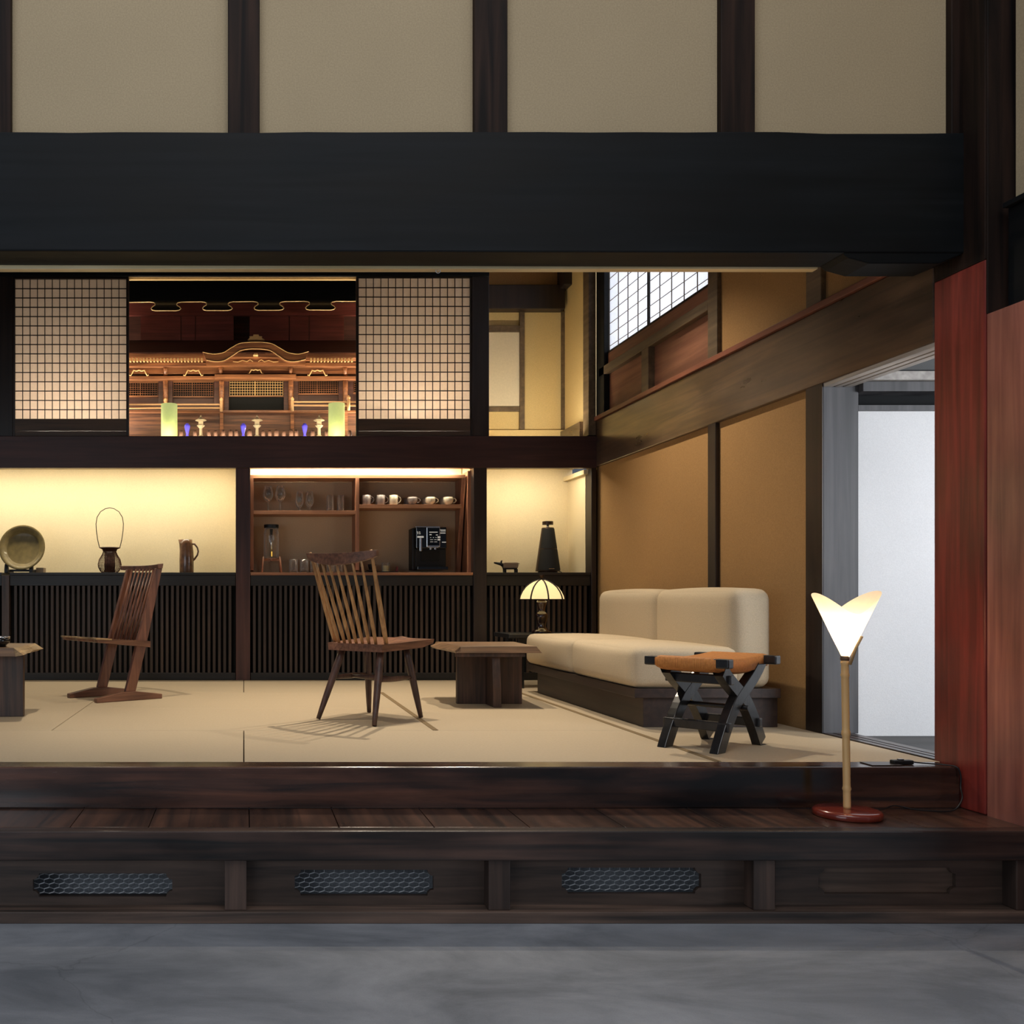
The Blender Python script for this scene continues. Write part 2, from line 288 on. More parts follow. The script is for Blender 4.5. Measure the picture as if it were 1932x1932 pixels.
# ------------------------------------------------------------------ mesh helpers
class MB:
    def __init__(s): s.bm = bmesh.new()
    def box(s, x0, x1, y0, y1, z0, z1, mtx=None):
        vs = [s.bm.verts.new(Vector(p)) for p in ((x0,y0,z0),(x1,y0,z0),(x1,y1,z0),(x0,y1,z0),(x0,y0,z1),(x1,y0,z1),(x1,y1,z1),(x0,y1,z1))]
        if mtx:
            for v in vs: v.co = mtx @ v.co
        for f in ((0,3,2,1),(4,5,6,7),(0,1,5,4),(1,2,6,5),(2,3,7,6),(3,0,4,7)): s.bm.faces.new([vs[i] for i in f])
        return s
    def hexa(s, pts):
        vs = [s.bm.verts.new(p) for p in pts]
        for f in ((0,3,2,1),(4,5,6,7),(0,1,5,4),(1,2,6,5),(2,3,7,6),(3,0,4,7)): s.bm.faces.new([vs[i] for i in f])
        return s
    def prism(s, poly, axis, a, b):
        # poly: list of 2D points; axis: extrusion axis
        def P(p, t):
            return {'y': (p[0], t, p[1]), 'x': (t, p[0], p[1]), 'z': (p[0], p[1], t)}[axis]
        A = [s.bm.verts.new(P(p, a)) for p in poly]; B = [s.bm.verts.new(P(p, b)) for p in poly]
        s.bm.faces.new(A); s.bm.faces.new(B[::-1]); n = len(poly)
        for i in range(n): s.bm.faces.new((A[i], B[i], B[(i+1) % n], A[(i+1) % n]))
        return s
    def band(s, top, bot, axis, a, b):
        # strip between two polylines (2D), extruded, made of quads
        def P(p, t): return {'y': (p[0], t, p[1]), 'x': (t, p[0], p[1])}[axis]
        n = len(top); T0=[s.bm.verts.new(P(p,a)) for p in top]; T1=[s.bm.verts.new(P(p,b)) for p in top]
        B0=[s.bm.verts.new(P(p,a)) for p in bot]; B1=[s.bm.verts.new(P(p,b)) for p in bot]
        for i in range(n-1):
            s.bm.faces.new((T0[i],T0[i+1],B0[i+1],B0[i])); s.bm.faces.new((T1[i+1],T1[i],B1[i],B1[i+1]))
            s.bm.faces.new((T0[i],T1[i],T1[i+1],T0[i+1])); s.bm.faces.new((B0[i+1],B1[i+1],B1[i],B0[i]))
        s.bm.faces.new((T0[0],B0[0],B1[0],T1[0])); s.bm.faces.new((T0[-1],T1[-1],B1[-1],B0[-1]))
        return s
    def tube(s, pts, r, n=8, flat=None, cap=True):
        pts = [Vector(p) for p in pts]; rr = r if isinstance(r, (list, tuple)) else [r]*len(pts)
        rings = []; up = None
        for i, p in enumerate(pts):
            t = (pts[min(i+1, len(pts)-1)]-pts[max(i-1, 0)]).normalized()
            if up is None: up = Vector((0,0,1)) if abs(t.z) < .9 else Vector((0,1,0))
            u = (up-t*up.dot(t)).normalized(); v = t.cross(u); up = u
            k = flat or 1
            rings.append([s.bm.verts.new(p+u*math.cos(2*math.pi*j/n)*rr[i]+v*math.sin(2*math.pi*j/n)*rr[i]*k) for j in range(n)])
        for a, b in zip(rings, rings[1:]):
            for j in range(n): s.bm.faces.new((a[j], a[(j+1) % n], b[(j+1) % n], b[j]))
        if cap: s.bm.faces.new(rings[0][::-1]); s.bm.faces.new(rings[-1])
        return s
    def lathe(s, prof, c=(0,0,0), n=32, sx=1, sy=1, closed=False):
        # prof: list of (r, z)
        rings = []
        for r, z in prof:
            if r < 1e-5: rings.append([s.bm.verts.new((c[0], c[1], c[2]+z))])
            else: rings.append([s.bm.verts.new((c[0]+r*sx*math.cos(2*math.pi*j/n), c[1]+r*sy*math.sin(2*math.pi*j/n), c[2]+z)) for j in range(n)])
        for a, b in zip(rings, rings[1:]):
            for j in range(n):
                k = (j+1) % n
                if len(a) == 1 and len(b) == 1: continue
                if len(a) == 1: s.bm.faces.new((a[0], b[k], b[j]))
                elif len(b) == 1: s.bm.faces.new((a[j], a[k], b[0]))
                else: s.bm.faces.new((a[j], a[k], b[k], b[j]))
        return s
    def cushion(s, x0, x1, y0, y1, z0, z1, r=.05, puff=.015, n=14, mtx=None):
        bm2 = bmesh.new(); bmesh.ops.create_cube(bm2, size=2)
        bmesh.ops.subdivide_edges(bm2, edges=bm2.edges[:], cuts=n, use_grid_fill=True)
        h = Vector(((x1-x0)/2, (y1-y0)/2, (z1-z0)/2)); c = Vector(((x0+x1)/2, (y0+y1)/2, (z0+z1)/2))
        for v in bm2.verts:
            u = v.co.copy(); e = Vector([math.copysign(abs(math.sin(q*math.pi/2)) if abs(q) < 1 else 1, q) for q in u])
            p = Vector([e[i]*h[i] for i in range(3)]); q = Vector([max(-(h[i]-r), min(h[i]-r, p[i])) for i in range(3)])
            d = p-q
            if d.length > 1e-6: p = q+d.normalized()*r
            for i in range(3):
                j, k = (i+1) % 3, (i+2) % 3
                if abs(u[i]) > .999: p[i] += math.copysign(puff*(1-e[j]**2)*(1-e[k]**2), u[i])
            v.co = c+p
            if mtx: v.co = mtx @ v.co
        me = bpy.data.meshes.new('t'); bm2.to_mesh(me); bm2.free(); s.bm.from_mesh(me); bpy.data.meshes.remove(me)
        return s
    def build(s, name, mat, parent=None, org=None, bevel=0, smooth=False, seg=2, normals=True):
        if normals: bmesh.ops.recalc_face_normals(s.bm, faces=s.bm.faces[:])
        if org is not None:
            o3 = Vector(org)
            for v in s.bm.verts: v.co -= o3
        me = bpy.data.meshes.new(name); s.bm.to_mesh(me); s.bm.free(); me.materials.append(M[mat])
        if smooth:
            for p in me.polygons: p.use_smooth = True
        o = bpy.data.objects.new(name, me); COL.objects.link(o)
        if parent is not None: o.parent = parent
        elif org is not None: o.location = org
        if bevel:
            b = o.modifiers.new('bevel', 'BEVEL'); b.width = bevel; b.segments = seg; b.limit_method = 'ANGLE'; b.angle_limit = math.radians(40)
        return o
def tag(o, label=None, cat=None, group=None, kind=None):
    if label: o['label'] = label
    if cat: o['category'] = cat
    if group: o['group'] = group
    if kind: o['kind'] = kind
    return o
def thing(name, label, cat, loc=(0,0,0), rotz=0, group=None, kind=None):
    o = bpy.data.objects.new(name, None); COL.objects.link(o); o.empty_display_size = .05
    o.location = loc; o.rotation_euler = (0,0,rotz); return tag(o, label, cat, group, kind)
def dup(root, loc, label=None, rotz=None):
    r = root.copy(); COL.objects.link(r); r.location = loc
    if rotz is not None: r.rotation_euler = (0,0,rotz)
    if label: r['label'] = label
    for ch in list(root.children):
        c = ch.copy(); COL.objects.link(c); c.parent = r
        for g in list(ch.children):
            d = g.copy(); COL.objects.link(d); d.parent = c
    return r
def X(px, d): return (px-VX)*d/F
def Z(py, d): return EYE+(VY-py)*d/F
def struct(name, mb, mat, label, cat, bevel=0.004, **k):
    o = mb.build(name, mat, bevel=bevel, **k); return tag(o, label, cat, kind='structure')

RW = 2.79        # face of the posts on the right wall
BK = 7.66        # back plane of the tatami room
FR = 3.748       # front face of sill and of the big beam
FLOOR = -0.486; STEP = -0.162

# ================================================================== SETTING
struct('floor', MB().box(-6, 6.0, -4, 3.42, FLOOR-.1, FLOOR), 'concrete', 'grey polished concrete floor in front of the raised room', 'floor', 0)
struct('ceiling', MB().box(-3.0, 3.0, 3.95, 9.0, 3.62, 3.7), 'ceil', 'board ceiling high over the tatami room', 'ceiling', 0)
# upper plaster wall above the big beam
struct('wall_front', MB().box(-4.5, 2.80, 3.80, 3.90, 2.46, 4.6), 'plaster_up', 'beige plaster wall above the big black beam', 'wall', 0)
for i, (a, b, lab) in enumerate(((-40, 20, 'dark post at the left end of the upper plaster wall'), (430, 490, 'dark post in the upper plaster wall above the altar'),
        (895, 958, 'dark post in the upper plaster wall above the right paper screen'), (1360, 1425, 'dark post in the upper plaster wall above the sofa'),
        (1795, 1862, 'dark post closing the upper plaster wall beside the corner pillar'))):
    d = 3.77
    struct('post', MB().box(X(a, d), X(b, d), d, 3.82, 2.45, 4.6), 'upper_post', lab, 'post')
# the big beam: slightly wavy hewn faces
bm_ = MB(); n = 40; x0, x1 = -4.5, X(1825, FR)
top, bot = [], []
random.seed(3)
for i in range(n+1):
    x = x0+(x1-x0)*i/n
    t = 2.463+random.uniform(-.002, .002)-(.004 if x > 2.2 else 0); b_ = 2.002-.01*max(0, (x+1)/4)
    top.append((x, t)); bot.append((x, b_))
bm_.band(top, bot, 'y', FR, 3.915)
big = struct('beam', bm_, 'beam', 'huge blackened beam spanning the front of the tatami room', 'beam', .006)
hx0, hx1 = X(1592, FR), RW
hp = [(hx0+.10, 1.953), (hx0+.02, 1.975), (hx0, 1.993), (hx0, 2.02), (hx1-.001, 2.02), (hx1-.001, 1.99), (hx1-.09, 1.953)]
struct('haunch', MB().prism(hp, 'y', FR+.004, 3.905), 'beam', 'thickened black haunch where the big beam meets the corner pillar', 'beam', .004)
struct('trim_1', MB().box(-4.5, hx0, 3.916, 3.956, 1.988, 2.03), 'lit_tone_wood', 'thin board lightened as if lit, along the lower back edge of the big beam', 'trim', .002)
# corner pillar
struct('pillar', MB().box(RW, 3.05, 3.638, 3.908, STEP+.0005, 1.93), 'red_post', 'massive reddish corner pillar right of the floor lamp', 'pillar', .005)
struct('pillar', MB().box(RW+.001, 3.049, 3.639, 3.907, 1.9302, 4.6), 'upper_post', 'darker upper stretch of the corner pillar beside the big beam', 'pillar', .005)  # upper length split off in a darker colour
struct('pillar_edge', MB().box(RW+.002, 3.04, 3.630, 3.6375, 1.724, 4.6), 'upper_post', 'dark upright strip on the corner pillar above the side beam', 'post', .003)  # thin dark plate laid over the pillar front
# side wall of the earthen-floored hall, running towards the viewer
struct('wall_right', MB().box(RW, 2.90, 2.9, 3.63, STEP-.4, 1.722), 'red_panel', 'reddish board panelling of the side wall at the right edge', 'wall', .003)
struct('wall_right_upper', MB().box(2.875, 2.95, 2.6, 3.60, 1.70, 4.6), 'plaster_up', 'beige plaster of the side wall above the side beam', 'wall', 0)
struct('side_beam', MB().box(2.845, 2.99, 2.6, 3.60, 1.724, 2.105), 'beam_y', 'dark beam running along the side wall at the right edge', 'beam', .004)
struct('side_beam_cap', MB().box(2.825, 2.99, 2.6, 3.60, 2.106, 2.125), 'beam_y', 'thin black cap on top of the side beam', 'trim', .002)

# tatami sill and lower step
struct('sill', MB().box(-4.5, RW-.012, FR, 3.868, STEP+.001, 0.0), 'kamachi', 'polished dark wooden sill edging the tatami floor', 'sill', .006)
edges = [-4.5, -1.55, -1.15, -.62, -.34, 0.02, .34, .68, 1.02, 1.36, 1.72, 2.08, 2.44, 3.05]
for i in range(len(edges)-1):
    s_ = .0015
    struct('step_board', MB().box(edges[i]+s_, edges[i+1]-s_, 3.45, FR+.02, STEP-.03, STEP), 'step_top',
        ['brown floorboard of the low step below the low table at the left edge','brown step board below the left lounge chair front foot',
         'brown step board below the left lounge chair','brown step board left of the long tatami seam','brown step board just left of the centre tatami seam',
         'brown step board just right of the centre tatami seam','brown step board in front of the spindle chair','brown step board right of the spindle chair',
         'brown step board in front of the low slab table','brown step board in front of the sofa end','brown step board in front of the rope stool',
         'brown step board under the floor lamp','brown step board beside the corner pillar'][i], 'floorboard', .0015)
struct('understep_light_stop', MB().box(-4.5, 3.05, 3.45, 3.95, STEP-.05, STEP-.031), 'void', 'added dark sheet closing the light gaps under the step boards', 'floor', 0)  # added dark sheet so no light shows between the boards
struct('step_rail', MB().box(-4.5, 3.0, 3.392, 3.449, -.267, STEP), 'step_rail', 'thick dark front rail of the low wooden step', 'rail', .005)
struct('plinth_sill', MB().box(-4.5, 3.0, 3.388, 3.60, FLOOR, -.445), 'panel_x', 'dark ground sill under the vent panels', 'sill', .003)
for a, b, lab in ((424, 465, 'short brown post between the two left vent panels'), (922, 963, 'short brown post between the two middle vent panels'),
                  (1422, 1463, 'short brown post beside the blank carved panel'), (1918, 1965, 'short brown post at the right end of the step base')):
    d = 3.405
    struct('plinth_post', MB().box(X(a, d), X(b, d), d, 3.49, -.445, -.267), 'stub_z', lab, 'post', .003)

def vent(px0, px1, hx0, hx1, hy0, hy1, open_, label):
    d = 3.47; a, b = X(px0, d), X(px1, d); z0, z1 = -.445, -.267
    xa, xb = X(hx0, d), X(hx1, d); za, zb = Z(hy1, d), Z(hy0, d); k = .022
    cx = (a+b)/2
    t = thing('vent_panel', label, 'panel', (cx, d, z0), group='panels set into the step base')
    # frame board with an opening whose corners are notched
    hole = []
    for (qx, qz, sx, sz) in ((xa, za, 1, 1), (xb, za, -1, 1), (xb, zb, -1, -1), (xa, zb, 1, -1)):
        # concave quarter notch
        arc = [(qx+sx*k*math.sin(u), qz+sz*k*math.cos(u)) for u in (0, .5, 1.0, math.pi/2)]   # from (qx, qz+k) to (qx+k, qz)
        pts = [(qx, qz+sz*k), (qx+sx*k*.45, qz+sz*k*.92), (qx+sx*k*.92, qz+sz*k*.45), (qx+sx*k, qz)]
        if sx*sz < 0: pts = pts[::-1]
        hole += pts
    m = MB(); bmx = m.bm
    def ring(y): return [bmx.verts.new((p[0], y, p[1])) for p in hole]
    def outer(y): return [bmx.verts.new(p) for p in ((a, y, z0), (b, y, z0), (b, y, z1), (a, y, z1))]
    rf, rb, of, ob = ring(d), ring(d+.018), outer(d), outer(d+.018)
    for R, O in ((rf, of), (rb, ob)):
        for c in range(4):
            seg = R[c*4:c*4+4]
            for i in range(3): bmx.faces.new((O[c], seg[i], seg[i+1]))
            nx = R[(c*4+4) % 16]
            bmx.faces.new((O[c], seg[3], nx, O[(c+1) % 4]))
    for i in range(16): bmx.faces.new((rf[i], rf[(i+1) % 16], rb[(i+1) % 16], rb[i]))
    for i in range(4): bmx.faces.new((of[i], of[(i+1) % 4], ob[(i+1) % 4], ob[i]))
    m.build('board', 'panel_x', t, org=(cx, d, z0))
    if open_:
        nt = MB(); s = .036; hgt = s*math.sqrt(3)/2; r = .0010; seen = set()
        ny = int((zb-za)/(s*.5*math.sqrt(3)))+2
        cw = s*1.0; side = cw/math.sqrt(3)
        row = 0; zc = za
        while zc < zb+side:
            xc = xa+(cw/2 if row % 2 else 0)
            while xc < xb+cw:
                pts = [(xc+side*math.sin(q*math.pi/3), zc+side*.53*math.cos(q*math.pi/3)) for q in range(6)]
                for q in range(3):
                    p, p2 = pts[q], pts[q+1]
                    if all(xa-.004 < e[0] < xb+.004 and za-.004 < e[1] < zb+.004 for e in (p, p2)):
                        nt.tube([(p[0], d+.022, p[1]), (p2[0], d+.022, p2[1])], r*(1.9 if q == 2 else .6), 4, cap=False)
                xc += cw
            zc += side*.53*1.5; row += 1
        nt.build('wire_mesh', 'steel', t, org=(cx, d, z0))
    else:
        MB().box(xa-.02, xb+.02, d+.016, d+.026, za-.02, zb+.02).build('inset_panel', 'inset_x', t, org=(cx, d, z0))
vent(-60, 424, 62, 325, 1648, 1692, True, 'leftmost wooden vent panel with wire netting in the step base')
vent(465, 922, 556, 818, 1641, 1690, True, 'netted vent panel in the step base below the spindle chair')
vent(963, 1422, 1060, 1323, 1637, 1686, True, 'netted vent panel with a diagonal streak of dust, below the sofa')
vent(1463, 1918, 1544, 1803, 1637, 1686, False, 'blank carved wooden panel in the step base below the floor lamp')
struct('wall_understep', MB().box(-4.5, 1.95, 3.62, 3.64, FLOOR, -.20), 'dust', 'dusty grey surface behind the netted vents', 'wall', 0)
struct('floor_base', MB().box(-3.0, 2.95, 3.87, 8.6, -.12, -.051), 'void', 'dark underside base of the tatami floor', 'floor', 0)

# tatami mats
g = .002
Y = [3.868, 4.774, 5.73, 6.68, 7.66]
mats = [(-1.90, 0, Y[0], Y[1], 'x', 'pale tatami mat along the sill at the left'),
        (0, 1.90, Y[0], Y[1], 'x', 'pale tatami mat along the sill before the spindle chair'),
        (-.95, .95, Y[1], Y[2], 'x', 'pale tatami mat under the legs of the spindle chair'),
        (-.95, .95, Y[2], Y[3], 'x', 'pale tatami mat behind the spindle chair, reaching to the lounge chair'),
        (.95, 1.90, Y[1], Y[3], 'y', 'pale tatami mat laid lengthwise under the low slab table'),
        (-1.90, -.95, Y[1], Y[3], 'y', 'pale tatami mat laid lengthwise under the left low table'),
        (-1.90, 0, Y[3], Y[4], 'x', 'pale tatami mat along the back cabinet behind the lounge chair'),
        (0, 1.90, Y[3], Y[4], 'x', 'pale tatami mat along the back cabinet under the shelf unit'),
        (1.90, RW, Y[0], 5.77, 'y', 'pale tatami mat under the rope stool and the near end of the sofa'),
        (1.90, RW, 5.77, Y[4], 'y', 'pale tatami mat under the far end of the sofa'),
        (-2.85, -1.90, Y[0], 5.77, 'y', 'pale tatami mat at the left edge near the sill'),
        (-2.85, -1.90, 5.77, Y[4], 'y', 'pale tatami mat at the left edge near the cabinet')]
for a, b, c, d, ax, lab in mats:
    o = MB().box(a+g, b-g, c+g, d-g, -.05, 0).build('tatami_mat', 'tatami_'+ax, bevel=.003)
    tag(o, lab, 'tatami mat', 'tatami mats on the floor')
# darker woven seams that run in depth at the right
for xs, ya, yb, lab in ((1.90, Y[0], Y[3], 'woven brown strip between the mats left of the sofa'), (.95, Y[1], Y[3], 'woven brown strip between the mats right of the spindle chair')):
    tag(MB().box(xs-.016, xs+.012, ya+.004, yb-.004, .0003, .0018).build('mat_edging', 'seam'), lab, 'mat edging')

# ------------------------------------------------------------------ right wall
PL = 2.815
struct('wall_right_room', MB().box(PL, 2.92, 4.79, 8.9, -.05, 1.70), 'plaster_och', 'ochre plaster wall behind the sofa', 'wall', 0)
struct('wall_right_high', MB().box(PL, 2.92, 3.93, 5.75, 2.06, 3.62), 'plaster_och', 'ochre plaster above the long worn beam', 'wall', 0)
struct('post', MB().box(RW, 2.9, 5.718, 5.816, 0, 1.69), 'post_dark', 'dark post in the ochre wall behind the sofa', 'post')
struct('post', MB().box(RW, 2.9, 5.70, 5.816, 2.085, 3.62), 'brownwood_y', 'brown post beside the high paper window', 'post')
struct('post', MB().box(RW, 2.9, X(1548, 1)*0+4.675, 4.80, 2.085, 3.62), 'brownwood_y', 'short brown post above the worn beam near the big black beam', 'post')
# big post beside the corridor door
struct('pillar', MB().box(RW, 2.795, 4.664, 4.80, 0, 1.69), 'post_dark', 'dark face of the door post at the end of the ochre wall', 'post', 0)  # post split in two: dark plate on one side, grey body
struct('pillar', MB().box(2.7955, 2.966, 4.664, 4.80, 0, 1.69), 'gray_wood', 'bluish grey door post beside the bright corridor', 'post', .003)
struct('nageshi', MB().box(RW, 2.93, 3.91, 7.88, 1.69, 2.05), 'nageshi', 'long worn brown beam along the right wall', 'beam', .005)
struct('ledge', MB().box(2.772, 2.93, 3.91, 7.83, 2.051, 2.083), 'ledge_red', 'reddish ledge on top of the long worn beam', 'ledge', .003)
tr = MB()
for a, b in ((2.795, 2.835), (2.85, 2.878), (2.893, 2.93)): tr.box(a, b, 3.912, 4.66, 1.672, 1.6895)
struct('trim_2', tr, 'gray_wood_y', 'pale grooved door track under the long worn beam', 'trim', 0)
tr = MB()
for a, b in ((2.795, 2.83), (2.842, 2.872), (2.884, 2.93)): tr.box(a, b, 3.912, 4.66, -.03, .004)
struct('trim_3', tr, 'step_rail', 'grooved wooden door threshold at the tatami edge', 'trim', 0)
# corridor
struct('floor_corridor', MB().box(2.93, 5.2, 2.4, 4.72, -.08, -.015), 'cab_dark', 'dark board floor of the corridor', 'floor', 0)
struct('wall_corridor', MB().box(2.966, 5.2, 4.69, 4.75, -.02, 1.576), 'white_wall', 'bright white corridor wall seen through the doorway', 'wall', 0)
struct('wall_corridor_recess', MB().box(2.966, 5.2, 4.74, 4.80, 1.57, 1.66), 'void', 'dark gap above the white corridor wall', 'wall', 0)
struct('corridor_lintel', MB().box(2.966, 5.2, 4.63, 4.74, 1.645, 1.692), 'gray_wood', 'bluish lintel over the white corridor wall', 'beam', .002)
struct('corridor_rail', MB().box(2.94, 5.2, 4.60, 4.74, 1.693, 1.735), 'gray_wood_y', 'pale rail on top of the corridor lintel', 'beam', .002)
struct('trim_4', MB().box(2.966, 5.2, 4.665, 4.689, 1.560, 1.585), 'gray_wood', 'thin bluish strip on top edge of the white wall', 'trim', 0)
struct('ceiling_corridor', MB().box(2.94, 5.2, 2.4, 4.76, 1.74, 1.80), 'gray_ceil', 'grey corridor ceiling', 'ceiling', 0)
# high window on the right wall
struct('post', MB().box(RW, 2.92, 7.49, 7.655, 2.085, 3.62), 'beam_y', 'blue-black corner post beside the high paper window', 'post')
t = thing('window_1', 'high paper-screened window glowing with daylight above the sofa', 'window', (2.83, 6.6, 2.56), kind='structure')
og = (2.83, 6.6, 2.56)
struct_y0, struct_y1 = 5.816, 7.49
MB().box(2.836, 2.838, struct_y0, struct_y1, 2.56, 3.6).build('paper_pane', 'shoji_day', t, org=og)
m = MB(); y = 6.035-.182
while y < 7.5:
    if y > struct_y0: m.box(2.829, 2.835, y-.0022, y+.0022, 2.56, 3.6)
    y += .182
z = 2.60
while z < 3.6: m.box(2.830, 2.8345, struct_y0, struct_y1, z-.0017, z+.0017); z += .087
m.build('lattice', 'brownwood_y', t, org=og)
m = MB().box(2.822, 2.84, 6.745, 6.765, 2.56, 3.6); m.box(2.822, 2.842, struct_y0, struct_y1, 2.545, 2.562)
m.build('frame', 'lattice', t, org=og)
struct('trim_5', MB().box(2.822, 2.9, 5.816, 7.49, 2.45, 2.545), 'red_board', 'red-brown board under the high paper window', 'trim', 0)
struct('rail', MB().box(RW, 2.9, 5.816, 7.60, 2.385, 2.45), 'brownwood_y', 'slanting-looking brown rail below the high paper window', 'rail', .003)
struct('stud', MB().box(RW, 2.9, 6.67, 6.785, 2.084, 2.385), 'brownwood_y', 'short brown stud between the two boards over the worn beam', 'post', .002)
struct('wall_boards', MB().box(2.834, 2.9, 5.816, 7.60, 2.084, 2.385), 'red_board', 'reddish brown boards between the worn beam and rail', 'wall', 0)

# ------------------------------------------------------------------ back wall
bk = 7.645
struct('back_beam', MB().box(-2.9, 2.795, bk, 7.71, 1.68, 1.932), 'plum_x', 'plum brown horizontal beam above the lit niches', 'beam', .004)
for a, b, z0, z1, mt, lab in ((445, 472, 0, 1.68, 'plum_z', 'plum brown post between the left niche and the glass shelf'),
        (893, 918, 0, 1.68, 'post_dark', 'dark post between the shelf unit and the speaker niche'),
        (890, 922.5, 1.932, 3.3, 'post_dark', 'dark upper post between the paper screen and the yellow alcove'),
        (1115, 1124.5, 0, 1.68, 'post_dark', 'slim dark corner post beside the ochre wall'),
        (1110, 1124, 1.94, 3.6, 'brownwood_y', 'slim brown corner post of the yellow alcove'),
        (-12, 24, 1.932, 3.3, 'post_dark', 'dark upper post at the left edge beside the paper screen')):
    struct('post', MB().box(X(a, BK), X(b, BK), bk+.005 if z1 < 1.7 else bk+.01, 7.78, z0, z1), mt, lab, 'post', .003)
struct('lintel', MB().box(-2.9, X(922, BK), 7.64, 7.72, 3.195, 3.62), 'beam', 'black lintel over the paper screens', 'beam', .003)
struct('trim_6', MB().box(X(243, BK), X(672, BK), 7.652, 7.66, 3.188, 3.194).box(X(243, BK), X(672, BK), 7.665, 7.70, 3.178, 3.186), 'gold_line', 'pale grooved track lines above the altar opening', 'trim', 0)
struct('wall_back_low', MB().box(-2.9, 2.8, 8.55, 8.65, -.05, 1.7), 'void', 'dark back of the cabinets', 'wall', 0)

# cabinets with slatted fronts
CT = .853
def cabinet(px0, px1, label, top_mat='cab_dark'):
    a, b = X(px0, BK), X(px1, BK); cx = (a+b)/2; og = (cx, 7.67, 0)
    t = thing('low_cabinet', label, 'cabinet', og, group='slatted cabinets along the back wall')
    MB().box(a, b, 7.66, 8.20, CT-.022, CT).build('counter_top', top_mat, t, org=og, bevel=.002)
    MB().box(a, b, 7.668, 7.69, CT-.105, CT-.0225).build('top_rail', 'cab_dark', t, org=og, bevel=.002)
    MB().box(a, b, 7.668, 7.70, 0.001, .058).build('base_rail', 'cab_dark', t, org=og, bevel=.002)
    MB().box(a, b, 7.72, 8.20, .001, CT-.0225).build('body', 'void', t, org=og)
    m = MB(); p = .0415; k = int((b-a-.01)/p); off = (b-a-k*p)/2
    for i in range(k): m.box(a+off+i*p+.010, a+off+i*p+.031, 7.672, 7.69, .058, CT-.105)
    m.build('slatted_front', 'slat', t, org=og)
    return t
cabinet(18, 444.5, 'long slatted cabinet under the lit niche behind the lounge chair')
cabinet(-230, 3, 'slatted cabinet at the left edge behind the left low table')
cabinet(472.5, 892.5, 'slatted cabinet with reddish counter under the glass shelf', 'shelfwood')
cabinet(918.5, 1114.5, 'short slatted cabinet under the speaker, behind the table lamp')
struct('cabinet_post', MB().box(X(3.5, BK), X(17.5, BK), 7.655, 7.75, 0, CT-.023), 'stub_z', 'brown upright between two slatted cabinets at the left edge', 'post', .002)

# niches
ND = 8.21
struct('wall_niche_left', MB().box(-2.9, X(446, BK)-.01, ND, ND+.04, CT, 1.80), 'cream', 'cream back wall of the long lit niche', 'wall', 0)
struct('wall_niche_divider', MB().box(X(446, BK)+.0, X(470, BK), 7.79, ND+.04, CT, 1.80), 'cream', 'cream side wall of the long lit niche', 'wall', 0)
struct('ceiling_niche_left', MB().box(-2.9, X(446, BK), 7.72, ND+.04, 1.74, 1.76), 'cream', 'cream top of the long lit niche', 'ceiling', 0)
struct('wall_niche_right', MB().box(X(905, BK), 2.79, ND, ND+.04, CT, 1.80), 'cream', 'cream back wall of the niche with the speaker', 'wall', 0)
struct('wall_niche_right_side', MB().box(2.752, 2.789, 7.79, ND, CT, 1.68), 'cream', 'cream side wall of the niche with the speaker', 'wall', 0)
struct('trim_7', MB().box(2.715, 2.751, 7.72, ND, 1.64, 1.675), 'cream', 'small cream ledge at the upper corner of the speaker niche', 'trim', 0)
struct('ceiling_niche_right', MB().box(X(905, BK), 2.79, 7.72, ND+.04, 1.74, 1.76), 'cream', 'cream top of the speaker niche', 'ceiling', 0)
struct('wall_niche_middle', MB().box(X(473, BK), X(892, BK), 8.06, 8.10, CT, 1.80), 'cream', 'cream wall behind the glass shelf', 'wall', 0)
struct('ceiling_niche_middle', MB().box(X(473, BK), X(892, BK), 7.72, 8.10, 1.74, 1.76), 'cream', 'cream top of the shelf niche', 'ceiling', 0)
struct('wall_niche_post', MB().box(X(894, BK), X(904, BK), 7.79, 8.2, CT, 1.80), 'cream', 'cream partition between shelf and speaker niche', 'wall', 0)
def strip(x0, x1, y, z, label, power, color=(1.0, .885, .67), sy=.03, direction=(0, .25, -1)):
    cx = (x0+x1)/2; t = thing('light_strip', label, 'light strip', (cx, y, z), group='light strips hidden over the niches')
    MB().box(x0, x1, y-.012, y+.012, z+.004, z+.016).build('housing', 'cream', t, org=(cx, y, z))
    MB().box(x0, x1, y-.008, y+.008, z, z+.004).build('diffuser', 'led', t, org=(cx, y, z))
    area('strip_light', (cx, y, z-.004), x1-x0, sy, power, color, direction)
strip(-2.6, -.09, 7.80, 1.722, 'light strip over the long lit niche', 20)
strip(X(925, BK), 2.60, 7.80, 1.722, 'light strip over the speaker niche', 6)
strip(X(478, BK), X(866, BK), 7.95, 1.722, 'light strip above the glass shelf', 14)
strip(X(478, BK), X(866, BK), 7.735, 1.70, 'added front light strip brightening the glass shelf', 15, direction=(0, .8, -1))  # second, unseen strip added to brighten the shelf contents

# shelf unit
def sx(c): return 460+c/4.2
def sy(c): return 860+c/4.2
og = (X(680, 7.8), 7.8, CT)
t = thing('shelf_unit', 'reddish wooden shelf unit holding glasses and cups', 'shelf', og)
fd, bd = 7.75, 8.0
def sbox(c0, c1, r0, r1, name, mat='shelfwood', d0=fd, d1=bd, **k):
    MB().box(X(sx(c0), fd), X(sx(c1), fd), d0, d1, Z(sy(r1), fd), Z(sy(r0), fd)).build(name, mat, t, org=og, bevel=.001)
sbox(52, 1757, 150, 177, 'top_board')
sbox(77, 882, 433, 462, 'shelf_board')
sbox(916, 1727, 385, 414, 'shelf_board')
sbox(52, 76.5, 177, 906, 'side_board', 'shelfwood_z')
sbox(885, 914, 177, 906, 'divider', 'shelfwood_z')
